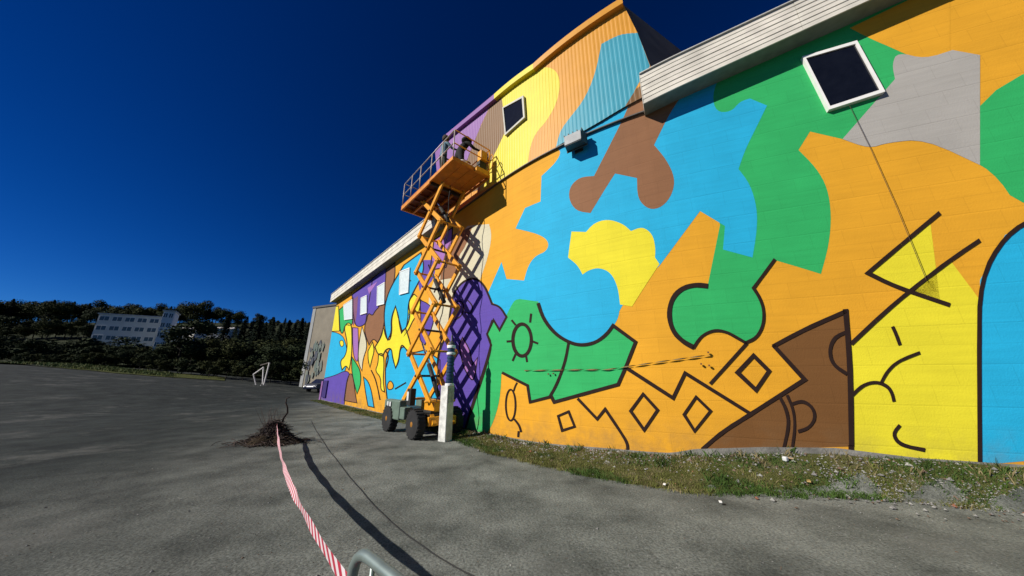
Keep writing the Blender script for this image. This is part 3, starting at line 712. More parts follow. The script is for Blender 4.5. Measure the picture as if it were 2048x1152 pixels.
# windows
def window(quad, name_label, pane_m, frame_m, fw=.09, depth=.05, up=False, slatted=False):
    """quad: pixel corners TL, TR, BR, BL on the wall"""
    d0 = UP + DEEP + .06 if up else .05
    q = to_sz(quad, d0)
    c = Vector((sum(p[0] for p in q) / 4, sum(p[1] for p in q) / 4))
    def P(s, z, d): return B(W(s, z, d))
    outer = [Vector(p) for p in q]
    inner = [p + (c - p).normalized() * fw * 1.4 for p in outer]
    fr = MB()
    for i in range(4):
        a, b, bi, ai = outer[i], outer[(i + 1) % 4], inner[(i + 1) % 4], inner[i]
        vs = [P(*p, d0 + depth) for p in (a, b, bi, ai)] + [P(*p, d0 - .05) for p in (a, b, bi, ai)]
        fr.add(vs, [(0, 1, 2, 3), (0, 4, 5, 1), (3, 2, 6, 7), (0, 3, 7, 4), (1, 5, 6, 2)])
    w = thingless('window', bld)
    pn = MB(); pn.add([P(*p, d0 + .012) for p in inner], [(0, 1, 2, 3)])
    po = pn.build('window', pane_m, bld); po['label'] = name_label
    fr.build('frame', frame_m, po)
    return po
def thingless(n, p): return None
glass_dark = material('dark_glass', (.006, .007, .010, 1), .12, var=.2, spec=.5)
frame_w = material('white_frame', (.74, .73, .70, 1), .55, var=.06)
frame_g = material('grey_frame', (.40, .39, .34, 1), .55, var=.1)
board_w = material('whitewashed_pane', (.55, .62, .62, 1), .5, var=.12, scale=9)
w1 = window([(1603, 116), (1712, 84), (1768, 186), (1656, 222)], 'white framed window with dark glass under the white eave', glass_dark, frame_w, .062, .04)
w2 = window([(1006, 216), (1048, 192), (1051, 236), (1011, 272)], 'small window in the cladding with a pale frame', glass_dark, frame_g, .07, .04, up=True)
for qd in ([(687, 610), (705, 598), (705, 638), (689, 640)], [(722, 596), (734, 590), (734, 626), (721, 630)], [(755, 573), (770, 564), (769, 608), (754, 612)], [(800, 543), (820, 535), (817, 585), (799, 590)]):
    window(qd, 'narrow window with a pale whitewashed pane', board_w, frame_w, .05, .03)
# stub pier at the far corner, and the door-dark recess by it
pm = MB(); a, b = S_FAR - .5, S_FAR - .01
q = [W(a, -.1, .06), W(b, -.1, .06), W(b, -.1, -.6), W(a, -.1, -.6)]; pm.hexa([B(p) for p in q], (0, 0, 1.55)); pm.build('corner_pier', paint('lilac'), bld)
pm = MB(); q = [W(S_FAR + .5, .25, .1), W(S_FAR + 1.7, .25, .1), W(S_FAR + 1.7, 1.5, .1), W(S_FAR + .5, 1.5, .1)]
pm.hexa([B(p) for p in q], tuple(Vector((nrm(unit(A0_)).x, nrm(unit(A0_)).y, 0)) * .1)); pm.build('hatch', material('dark_violet_hatch', (.03, .015, .12, 1), .6), bld)
# rainwater/wiring line under the big window
dn = MB(); P = [on_wall(x, y, .03) for x, y in ((1697, 212), (1740, 300), (1790, 412), (1850, 560))]
dn.tube([B(W(s, z, .055)) for s, z in P], .004, 6); dn.build('thin_line', material('brown_cable', (.05, .03, .02, 1), .6), bld)

# floodlight on the wall
fs, fz = on_wall(1152, 285, .2)
fl = thing('floodlight', 'grey box floodlight on a bracket fixed to the wall just below the cladding', 'lamp', W(fs, fz, 0), wall_ang(fs))
grey_m = material('grey_cast_metal', (.055, .06, .062, 1), .55, .2, var=.15)
mb = MB(); mb.hexa([(-.30, -.16, -.16), (.30, -.16, -.16), (.24, -.44, -.20), (-.24, -.44, -.20)], (0, 0, .34)); mb.box((-.31, -.17, -.19), (.31, -.13, .21)); mb.build('housing', grey_m, fl, bevel=.012)
mb = MB(); mb.box((-.24, -.455, -.17), (.24, -.443, .12)); mb.build('glass', material('lamp_glass', (.35, .36, .36, 1), .2), fl)
mb = MB(); mb.box((-.12, -.03, -.2), (.12, -.002, .2)); mb.bar((-.1, -.01, 0), (-.1, -.2, 0), .03, .05); mb.bar((.1, -.01, 0), (.1, -.2, 0), .03, .05); mb.build('bracket', grey_m, fl)
for k in range(5):
    mb = MB(); mb.box((-.28 + k * .13, -.4, .18), (-.26 + k * .13, -.18, .23)); mb.build('cooling_fin', grey_m, fl)

# twisted dark strip on the wall, standing in for a tape's cast shadow
tape_shadow = MB(); pts = []
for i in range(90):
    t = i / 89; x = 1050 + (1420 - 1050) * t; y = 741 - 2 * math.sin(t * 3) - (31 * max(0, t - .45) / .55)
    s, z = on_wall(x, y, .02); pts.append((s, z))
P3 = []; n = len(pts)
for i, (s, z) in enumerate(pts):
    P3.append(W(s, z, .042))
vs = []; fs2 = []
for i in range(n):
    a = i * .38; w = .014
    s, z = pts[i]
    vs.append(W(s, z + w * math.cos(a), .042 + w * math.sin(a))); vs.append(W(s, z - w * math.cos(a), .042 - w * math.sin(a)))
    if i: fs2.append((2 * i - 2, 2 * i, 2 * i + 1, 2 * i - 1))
tape_shadow.add(vs, fs2)
o = tape_shadow.build('tape_shadow_strip', material('olive_tape_shadow', (.16, .11, .04, 1), .8), None)
tag(o, 'thin twisted dark strip standing in for the cast shadow of a tape along the green and orange part of the mural', 'shadow_strip')
# small blocks added for the marks where the tape's shadow ends
for (x, y) in ((1416, 705), (1402, 728), (1418, 731), (1098, 748), (1108, 747)):
    s, z = on_wall(x, y, .03); mb = MB(); mb.box((-.015, -.02, -.015), (.015, .02, .015)); 
    ho = mb.build('shadow_end_block', material('brown_end_block', (.12, .05, .02, 1), .8), bld); ho.location = B(W(s, z, .06)); ho.rotation_euler = (0, 0, math.radians(-30))

# ------------------------------------------------------------------ scissor lift
yel = material('lift_yellow', rgb(228, 156, 30, .85), .45, var=.16, scale=9, spec=.4)
yel2 = material('lift_deck_orange', rgb(214, 132, 26, .8), .6, var=.2, scale=5)
dark_m = material('dark_rubber', (.014, .014, .014, 1), .85, var=.3)
blk_m = material('black_steel', (.025, .025, .022, 1), .6, .3)
grn_m = material('grey_green_cover', (.11, .155, .12, 1), .5, var=.18, scale=5)
lite_m = material('pale_plate', (.55, .56, .55, 1), .4)
red_m = material('dark_red_underframe', (.13, .035, .012, 1), .7, var=.3, scale=7)
grail_m = material('galvanised_rail', (.36, .32, .29, 1), .5, .3, var=.15)
LS, LD = -3.2, 1.05
lift = thing('scissor_lift', 'yellow scissor lift fully raised beside the mural with two people on its platform', 'scissor lift', W(LS, 0, LD), math.radians(-48.5))
# local axes: x along the wall towards the camera, y towards the wall, z up
mb = MB(); mb.box((-1.35, -.42, .42), (1.25, .42, .66)); mb.box((-1.25, -.3, .66), (1.15, .3, .74)); mb.build('chassis', blk_m, lift, bevel=.02)
mb = MB(); mb.box((-1.42, -.70, .40), (-.15, -.44, .98)); mb.build('engine_cover', grn_m, lift, bevel=.04)
mb = MB(); mb.box((-1.45, .44, .38), (-.1, .72, 1.0)); mb.build('engine_cover', grn_m, lift, bevel=.04)
mb = MB(); mb.box((-.1, -.7, .45), (.25, -.44, .80)); mb.build('hydraulic_tank', grn_m, lift, bevel=.03)
for sx in (-1.1, -.9):
    mb = MB(); mb.box((sx, -.735, .78), (sx + .13, -.722, .92)); mb.build('lamp_lens', lite_m, lift)
mb = MB(); mb.box((-1.35, -.735, .46), (-.9, -.722, .58)); mb.build('warning_plate', material('yellowed_plate', (.35, .32, .16, 1), .5), lift)
for wx, wy in ((-1.0, -.62), (.92, -.62), (-1.0, .62), (.92, .62)):
    R = .40; t = MB(); c = (wx, wy, R)
    t.lathe([(R * .62, -.13), (R * .94, -.125), (R, -.08), (R, .08), (R * .94, .125), (R * .62, .13)], 22, 'Y', c)
    for k in range(22):
        a = 2 * math.pi * k / 22; ca, sa = math.cos(a), math.sin(a)
        t.bar((wx + ca * R * 1.0, wy - .12, R + sa * R), (wx + ca * R, wy + .12, R + sa * R), .045, .03, up=(ca, 0, sa))
    wo_ = t.build('wheel', dark_m, lift)
    r = MB(); r.lathe([(R * .6, -.10), (R * .55, -.02), (R * .2, 0), (R * .18, -.13), (.02, -.14)] if wy < 0 else [(R * .6, .10), (R * .55, .02), (R * .2, 0), (R * .18, .13), (.02, .14)], 14, 'Y', c)
    r.build('rim', material('wheel_rim_yellow', rgb(190, 130, 40, .6), .5, .2), wo_)
# outrigger brackets at the near end
for wy in (-.3, .3):
    mb = MB(); mb.bar((1.2, wy, .62), (1.42, wy, .40), .12, .12); mb.build('bumper_bracket', yel, lift)
mb = MB(); mb.box((1.25, -.45, .36), (1.36, .45, .60)); mb.build('end_plate', yel, lift, bevel=.02)
mb = MB(); mb.box((.3, -.20, .66), (1.15, .20, 1.02)); mb.build('scissor_base', yel, lift, bevel=.03)
mb = MB(); mb.box((.15, -.62, .86), (.42, -.44, 1.35)); mb.build('control_box', blk_m, lift, bevel=.02)
mb = MB(); mb.box((.17, -.628, 1.0), (.30, -.622, 1.26)); mb.build('warning_plate', lite_m, lift)
# scissor stack
XL, XR, Z0, NL, LH = -.45, 1.15, 1.0, 5, 1.46
def sx_(lv): return (XL + .10 * math.sin(lv * 1.2) * 0, XR)
for lv in range(NL):
    z0, z1 = Z0 + lv * LH, Z0 + (lv + 1) * LH
    for side in (-1, 1):
        y1, y2 = side * .44, side * .36
        for (xa, xb, y) in ((XL, XR, y1), (XR, XL, y2)):
            mb = MB(); a, b = Vector((xa, y, z0)), Vector((xb, y, z1)); e = (b - a).normalized() * .07
            mb.bar(a - e, b + e, .07, .165, up=(0, 1, 0) if False else (0, 0, 1))
            mb.build('scissor_arm', yel, lift, bevel=.006)
    for (x, z) in ((XL, z0), (XR, z0), ((XL + XR) / 2, (z0 + z1) / 2)) + (((XL, z1), (XR, z1)) if lv == NL - 1 else ()):
        mb = MB(); mb.tube([(x, -.50, z), (x, .50, z)], .036, 10); mb.build('cross_tube', blk_m if (x != XL and x != XR) else yel, lift, smooth_=True)
for lv in (0, 2, 4):
    zc = Z0 + lv * LH
    mb = MB(); mb.tube([(XR - .15, 0, zc + .15), ((XL + XR) / 2 - .1, 0, zc + LH * .75)], .07, 12); cy = mb.build('lift_cylinder', blk_m, lift, smooth_=True)
    mb = MB(); mb.tube([((XL + XR) / 2 - .1, 0, zc + LH * .75), (XL + .1, 0, zc + LH * 1.25)], .035, 10); mb.build('piston_rod', material('bright_chrome', (.6, .6, .6, 1), .2, 1.0), cy, smooth_=True)
mb = MB(); hp = []
for i in range(40):
    t = i / 39; hp.append((XR + .09 + .05 * math.sin(i * .9), -.2 + .03 * math.cos(i * 1.3), Z0 + t * NL * LH))
mb.tube(hp, .018, 6); mb.build('hydraulic_hose', dark_m, lift)
# platform
PZ = Z0 + NL * LH + .12                     # underside of the main deck
PX0, PXM, PX1 = -1.75, .75, 2.35; YO, YI = -.76, .76
mb = MB(); mb.box((PX0, YO, PZ + .10), (PXM, YI, PZ + .14)); mb.build('main_deck', red_m, lift)
for y0, y1 in ((YO, YO + .06), (YI - .06, YI)):
    mb = MB(); mb.box((PX0, y0, PZ - .04), (PXM, y1, PZ + .16)); mb.build('deck_beam', yel2, lift, bevel=.008)
for x0 in (PX0, PXM - .08):
    mb = MB(); mb.box((x0, YO + .062, PZ - .04), (x0 + .08, YI - .062, PZ + .12)); mb.build('deck_beam', yel2 if x0 < 0 else blk_m, lift, bevel=.008)
for i in range(4):
    x = PX0 + .45 + i * .5; mb = MB(); mb.box((x, YO + .062, PZ + .02), (x + .06, YI - .062, PZ + .098)); mb.build('deck_joist', red_m, lift)
for y in (-.28, .28):
    mb = MB(); mb.box((PX0 + .1, y - .035, PZ - .07), (PXM - .1, y + .035, PZ + .015)); mb.build('slide_rail', yel2, lift)
for i in range(4):
    w = (YI - YO - .16) / 4; y0 = YO + .08 + i * w
    mb = MB(); mb.box((PXM + .002, y0 + .006, PZ + .085), (PX1 - .045, y0 + w - .006, PZ + .12)); mb.build('extension_deck_plank', yel2, lift, bevel=.004)
for y0, y1 in ((YO, YO + .06), (YI - .06, YI)):
    mb = MB(); mb.box((PXM + .002, y0, PZ + .02), (PX1, y1, PZ + .16)); mb.build('extension_beam', yel2, lift, bevel=.008)
mb = MB(); mb.box((PX1 - .04, YO + .062, PZ + .02), (PX1, YI - .062, PZ + .16)); mb.build('extension_beam', yel2, lift, bevel=.008)
FZ = PZ + .14
RZ = FZ + 1.08
# guard rails
post_xs = [PX0 + .03, -.95, -.15, PXM, 1.55, PX1 - .03]
for y, col in ((YO + .03, grail_m), (YI - .03, yel)):
    for x in post_xs:
        mb = MB(); mb.tube([(x, y, PZ + .12), (x, y, RZ)], .021, 8); mb.build('rail_post', col, lift, smooth_=True)
    for z in (RZ, FZ + .56):
        mb = MB(); mb.tube([(PX0 + .03, y, z), (PX1 - .03, y, z)], .021, 8); mb.build('guard_rail', col, lift, smooth_=True)
    if y > 0: mb = MB(); mb.box((PX0 + .03, y - .006, FZ + .005), (PX1 - .03, y + .006, FZ + .14)); mb.build('toe_board', yel2, lift)
for x in (PX0 + .03, PX1 - .03):
    for z in (RZ - .002, FZ + .558):
        mb = MB(); mb.tube([(x, YO + .03, z), (x, YI - .03, z)], .021, 8); mb.build('guard_rail', yel if x > 0 else grail_m, lift, smooth_=True)
# hoop and control console at the near inner corner
mb = MB(); mb.tube([(PX1, YI - .1, FZ + .1), (PX1 + .22, YI - .1, FZ + .15), (PX1 + .3, YI - .1, FZ + .55), (PX1 + .2, YI - .1, FZ + .72), (PX1, YI - .1, FZ + .62)], .018, 8); mb.build('gate_hoop', yel, lift, smooth_=True)
mb = MB(); mb.box((PX1 - .32, YI - .36, FZ + .55), (PX1 - .08, YI - .08, FZ + .98)); mb.build('platform_console', yel, lift, bevel=.03)
mb = MB(); mb.box((PX1 - .30, YI - .40, FZ + .01), (PX1 - .1, YI - .1, FZ + .52)); mb.build('generator_box', blk_m, lift, bevel=.02)
mb = MB(); mb.box((PX1, .1, PZ - .02), (PX1 + .12, .6, PZ + .16)); mb.build('deck_bracket', yel, lift)
LM = Matrix.Translation(lift.location) @ Matrix.Rotation(math.radians(-48.5), 4, 'Z')

# ------------------------------------------------------------------ people on the platform
skin_m = material('skin', (.42, .25, .17, 1), .6)
def skinned(verts, edges, radii, name, mats, levels=1):
    me = bpy.data.meshes.new(name); me.from_pydata(verts, edges, [])
    o = bpy.data.objects.new(name, me); COL.objects.link(o)
    sk = o.modifiers.new('skin', 'SKIN'); sk.use_smooth_shade = True
    for i, r in enumerate(radii): me.skin_vertices[0].data[i].radius = (r, r) if not isinstance(r, tuple) else r
    me.skin_vertices[0].data[0].use_root = True
    sub = o.modifiers.new('sub', 'SUBSURF'); sub.levels = levels; sub.render_levels = levels
    dg = bpy.context.evaluated_depsgraph_get(); m2 = bpy.data.meshes.new_from_object(o.evaluated_get(dg))
    m2.materials.clear()
    for m in mats: m2.materials.append(m)
    bpy.data.objects.remove(o); m2.name = name
    return m2
def person(loc, rz, label, shirt, trousers, hair, hair_r=.115, lean=0.0, reach=1.0, cap=False, bulk=1.0):
    root = thing('person', label, 'person', loc, rz); root.scale = (1.12 * bulk, 1.12 * bulk, 1.06)
    L = lean
    V = [(0, 0, .95), (0, .02 * L, 1.15), (0, .10 * L, 1.34), (0, .14 * L, 1.46), (0, .18 * L, 1.55), (0, .20 * L + .01, 1.66),   # 0-5 spine, neck, head base
         (-.10, 0, .88), (-.12, .05, .50), (-.13, 0, .09), (-.14, .14, .04),      # 6-9 left leg
         (.10, 0, .88), (.13, .02, .50), (.14, -.05, .09), (.15, .10, .04),        # 10-13 right leg
         (-.19, .12 * L, 1.40), (-.25, .08 * L + .05, 1.14), (-.20, .28 * reach, 1.10),   # 14-16 left arm
         (.19, .12 * L, 1.40), (.26, .12 * L + .14, 1.20), (.20, .42 * reach, 1.32),      # 17-19 right arm
         (0, .2 * L + .02, 1.76)]
    E_ = [(0, 1), (1, 2), (2, 3), (3, 4), (4, 5), (5, 20), (0, 6), (6, 7), (7, 8), (8, 9), (0, 10), (10, 11), (11, 12), (12, 13), (3, 14), (14, 15), (15, 16), (3, 17), (17, 18), (18, 19)]
    R = [(.15, .11), (.145, .10), (.17, .115), (.10, .08), .052, .085, .09, .062, .042, .04, .09, .062, .042, .04, .06, .043, .03, .06, .043, .03, .075]
    n0 = len(V)
    for hand, wr in ((0, 16), (1, 19)):      # palm and five fingers
        w = Vector(V[wr]); dirv = (w - Vector(V[wr - 1])).normalized(); side = Vector((0, 0, 1)).cross(dirv).normalized()
        V.append(tuple(w + dirv * .075)); E_.append((wr, len(V) - 1)); R.append((.034, .018)); palm = len(V) - 1
        for k, ln in enumerate((.058, .07, .066, .05)):
            p0 = w + dirv * .08 + side * (.024 - k * .016)
            V.append(tuple(p0 + dirv * ln * .5)); R.append(.009); E_.append((palm, len(V) - 1))
            V.append(tuple(p0 + dirv * ln * .85 + Vector((0, 0, -.03)))); R.append(.0075); E_.append((len(V) - 2, len(V) - 1))
        V.append(tuple(w + dirv * .04 + side * .05)); R.append(.011); E_.append((palm, len(V) - 1))
    me = skinned(V, E_, R, 'body', [shirt, trousers, skin_m, dark_m])
    for p in me.polygons:
        z = p.center.z; x = abs(p.center.x)
        hand = any((p.center - Vector(V[w])).length < .17 and (p.center - Vector(V[w - 1])).length > .20 for w in (16, 19))
        p.material_index = 2 if (z > 1.50 or hand) else 0 if z > .96 or (x > .17 and z > .85) else 1 if z > .11 else 3
    link('body', me, root)
    hc = Vector((0, .2 * L + .005, 1.72)); mb = MB()
    prof = [(.03, .125), (.075, .11), (.105, .06), (hair_r, 0), (hair_r * .95, -.05), (.085, -.10)][::-1]
    mb.lathe(prof, 14, 'Z', (hc.x, hc.y - .018, hc.z)); mb.build('cap' if cap else 'hair', hair, root, smooth_=True)
    for sx in (-.035, .035):
        mb = MB(); mb.lathe([(.004, -.011), (.011, 0), (.004, .011)], 8, 'Y', (sx, hc.y + .098, hc.z - .035)); mb.build('eye', dark_m, root)
    mb = MB(); mb.add([(hc.x - .014, hc.y + .09, hc.z - .085), (hc.x + .014, hc.y + .09, hc.z - .085), (hc.x, hc.y + .125, hc.z - .078), (hc.x, hc.y + .092, hc.z - .035)], [(0, 1, 2), (0, 2, 3), (1, 3, 2), (0, 3, 1)]); mb.build('nose', skin_m, root)
    for sx in (-1, 1):
        mb = MB(); mb.lathe([(.006, -.025), (.018, 0), (.006, .028)], 8, 'Z', (sx * .088, hc.y - .005, hc.z - .05)); mb.build('ear', skin_m, root)
    mb = MB(); mb.box((-.024, hc.y + .080, hc.z - .115), (.024, hc.y + .096, hc.z - .105)); mb.build('mouth', material('lips', (.25, .09, .07, 1), .6), root)
    return root
blue_sh = material('grey_blue_shirt', (.09, .17, .22, 1), .8); blkc = material('black_cloth', (.008, .008, .008, 1), .9)
grnt = material('dark_green_trousers', (.02, .03, .022, 1), .9)
def on_deck(x, y): return LM @ Vector((x, y, FZ))
a_wall = math.radians(-48.5)
person(on_deck(1.0, -.42), a_wall, 'person in a grey blue shirt standing at the outer rail of the raised lift platform', blue_sh, grnt, material('brown_hair', (.05, .035, .02, 1), .9), lean=.3)
person(on_deck(1.45, -.02), a_wall, 'person in black clothes leaning towards the wall on the raised lift platform', blkc, blkc, blkc, .14, lean=1.1, reach=1.2, bulk=1.3)
# paint buckets on the deck
bk = thing('paint_bucket', 'white paint bucket standing on the lift platform deck by the people', 'bucket', on_deck(1.9, -.1), 0)
mb = MB(); mb.lathe([(.12, 0), (.125, .02), (.15, .34), (.158, .34), (.158, .37), (.14, .37)], 18); mb.build('pail', frame_w, bk, smooth_=False)
mb = MB(); mb.tube([(-.155 * math.cos(t * math.pi / 8), 0, .33 + .14 * math.sin(t * math.pi / 8)) for t in range(9)], .006, 6); mb.build('handle', grey_m, bk)

# ------------------------------------------------------------------ marker post by the lift
pp = at_z(886, 884, 0); gz = ground_z(pp.x, pp.y)
post = thing('concrete_post', 'square white concrete post standing on the grass edge in front of the scissor lift', 'post', (pp.x + .02, pp.y + .14, gz - .05), math.radians(57))
mb = MB(); hw = .135
prof = [(-hw, -hw), (hw, -hw), (hw, hw), (-hw, hw)]
mb.hexa([(x, y, 0) for x, y in prof], (0, 0, 1.50)); mb.build('shaft', material('whitewashed_concrete', (.60, .60, .56, 1), .85, var=.28, scale=6, bump=.5, bscale=30), post, bevel=.014)
mb = MB(); mb.box((-hw + .02, -hw - .006, 1.05), (hw - .03, -hw + .001, 1.42)); mb.build('worn_patch', material('flaking_grey_paint', (.40, .39, .38, 1), .9, var=.35, scale=14), post)
tp = thing('warning_beacon', 'dark blue ribbed column with white bands on top of the concrete post', 'beacon', (pp.x + .07, pp.y + .10, gz + 1.4485), math.radians(10))
tp.scale = (.82, .82, 1)
navy = material('navy_plastic', (.02, .045, .10, 1), .35, var=.2); wht = material('white_reflective', (.8, .8, .78, 1), .3, var=.03)
mb = MB(); pr = [(.13, .06)]
for k in range(8): z = .09 + k * .095; pr += [(.135, z), (.135, z + .055), (.115, z + .065), (.115, z + .085)]
mb.lathe(pr, 20); mb.build('column', navy, tp)
for z, h_ in ((0, .055), (.87, .06), (1.06, .075)):
    mb = MB(); mb.lathe([(.15, z), (.155, z + .01), (.155, z + h_), (.145, z + h_ + .01)], 22); mb.build('white_band', wht, tp)
mb = MB(); mb.lathe([(.13, .94), (.13, 1.05)], 20); mb.build('collar', navy, tp)
mb = MB(); mb.lathe([(.13, .855), (.13, .865)], 20); mb.build('collar', navy, tp)
mb = MB(); mb.lathe([(.13, 1.15), (.12, 1.2), (.07, 1.25), (.03, 1.28), (.028, 1.42), (.012, 1.46)], 16); mb.build('finial', grey_m, tp, smooth_=True)

# ------------------------------------------------------------------ barrier and tape in the foreground
galv = material('galvanised_tube', (.22, .27, .25, 1), .42, .55, var=.12, scale=20)
c1 = at_z(706, 1088, 1.10)
barrier = thing('crowd_barrier', 'galvanised tubular crowd barrier whose rounded corner rises at the bottom edge', 'barrier', (c1.x, c1.y, 0), math.radians(-42))
def rounded(pts, r=.1, n=6):
    out = [Vector(pts[0])]
    for a, b, c in zip(pts, pts[1:], pts[2:]):
        a, b, c = Vector(a), Vector(b), Vector(c); p = b + (a - b).normalized() * r; q = b + (c - b).normalized() * r
        out += [(p * (1 - t) ** 2 + b * 2 * t * (1 - t) + q * t * t) for t in [k / n for k in range(n + 1)]]
    return out + [Vector(pts[-1])]
mb = MB(); mb.tube(rounded([(0.02, 0, .12), (.02, 0, 1.10), (2.2, 0, 1.10), (2.2, 0, .12)], .11), .0175, 12); mb.build('frame', galv, barrier, smooth_=True)
mb = MB(); mb.tube([(.02, 0, .22), (2.2, 0, .22)], .017, 10); mb.build('lower_rail', galv, barrier, smooth_=True)
for k in range(15):
    x = .155 + k * .137; mb = MB(); mb.tube([(x, 0, .22), (x, 0, 1.085)], .008, 8); mb.build('upright', galv, barrier, smooth_=True)
for x in (.25, 1.97):
    mb = MB(); mb.tube(rounded([(x, -.28, .015), (x, -.1, .2), (x, .1, .2), (x, .28, .015)], .05), .015, 8); mb.build('foot', galv, barrier, smooth_=True)
PILE = at_z(543, 886, 0)
TA = Vector((PILE.x + .03, PILE.y + .02, .47)); TB = Vector((c1.x + .03, c1.y + .02, .93))
def tape_mat():
    m = bpy.data.materials.new('striped_tape'); m.use_nodes = True; nt = m.node_tree; b = nt.nodes['Principled BSDF']; L = nt.links.new
    tc = nt.nodes.new('ShaderNodeTexCoord'); sp = nt.nodes.new('ShaderNodeSeparateXYZ'); L(tc.outputs['UV'], sp.inputs[0])
    ad = nt.nodes.new('ShaderNodeMath'); ad.operation = 'ADD'; L(sp.outputs['X'], ad.inputs[0]); L(sp.outputs['Y'], ad.inputs[1])
    fr = nt.nodes.new('ShaderNodeMath'); fr.operation = 'FRACT'; L(ad.outputs[0], fr.inputs[0])
    gt = nt.nodes.new('ShaderNodeMath'); gt.operation = 'GREATER_THAN'; gt.inputs[1].default_value = .5; L(fr.outputs[0], gt.inputs[0])
    mx = nt.nodes.new('ShaderNodeMix'); mx.data_type = 'RGBA'; L(gt.outputs[0], mx.inputs['Factor'])
    mx.inputs['A'].default_value = (.50, .015, .05, 1); mx.inputs['B'].default_value = (.78, .70, .72, 1)
    L(mx.outputs['Result'], b.inputs['Base Color']); b.inputs['Roughness'].default_value = .35
    return m
def build_tape():
    n = 240; vs = []; fs = []; uv = []
    D = TB - TA; Ln = D.length; side = Vector((-D.y, D.x, 0)).normalized()
    for i in range(n + 1):
        t = i / n; p = TA + D * t; p.z -= .25 * 4 * t * (1 - t)
        a = math.radians(84 + 18 * smooth(.72, .95, t)) + .16 * math.sin(t * 17) + .10 * math.sin(t * 41)
        w = .038 * (1 + .10 * math.sin(t * 60))
        off = Vector((side.x * math.cos(a), side.y * math.cos(a), math.sin(a))) * w
        vs += [p + off, p - off]; uv += [(t * Ln / .15, .22), (t * Ln / .15, -.22)]
        if i: fs.append((2 * i - 2, 2 * i, 2 * i + 1, 2 * i - 1))
    me = bpy.data.meshes.new('barrier_tape'); me.from_pydata([tuple(v) for v in vs], [], fs); me.materials.append(tape_mat())
    ul = me.uv_layers.new(name='UVMap')
    for l in me.loops: ul.data[l.index].uv = uv[l.vertex_index]
    o = link('barrier_tape', me); tag(o, 'red and white striped barrier tape stretched from the brush heap to the crowd barrier', 'tape')
    kn = MB()
    for k in range(3): kn.tube([(c1.x + .0 + .034 * math.cos(a), c1.y + .034 * math.sin(a), .90 + k * .025) for a in [j * math.pi / 6 for j in range(13)]], .012, 6)
    kn.build('knot', material('knotted_red_tape', (.45, .03, .06, 1), .4), o)
build_tape()
# thin black tube laid as a line on the asphalt
cb = MB(); pts = []
for x, y in ((622, 842), (632, 862), (660, 905), (700, 955), (745, 1010), (800, 1062), (860, 1106), (930, 1146), (1000, 1180)):
    p = at_z(x, y, .0); pts.append(Vector((p.x, p.y, ground_z(p.x, p.y) + .008)))
P2 = []
for a, b in zip(pts, pts[1:]):
    for k in range(6):
        p = a.lerp(b, k / 6); P2.append(Vector((p.x + .01 * noise.noise(p * 3), p.y, ground_z(p.x, p.y) + .009)))
cb.tube(P2, .006, 6); tag(cb.build('thin_line', material('black_line', (.012, .012, .012, 1), .7), smooth_=True), 'thin black line laid on the asphalt to the right of the striped tape', 'thin_line')

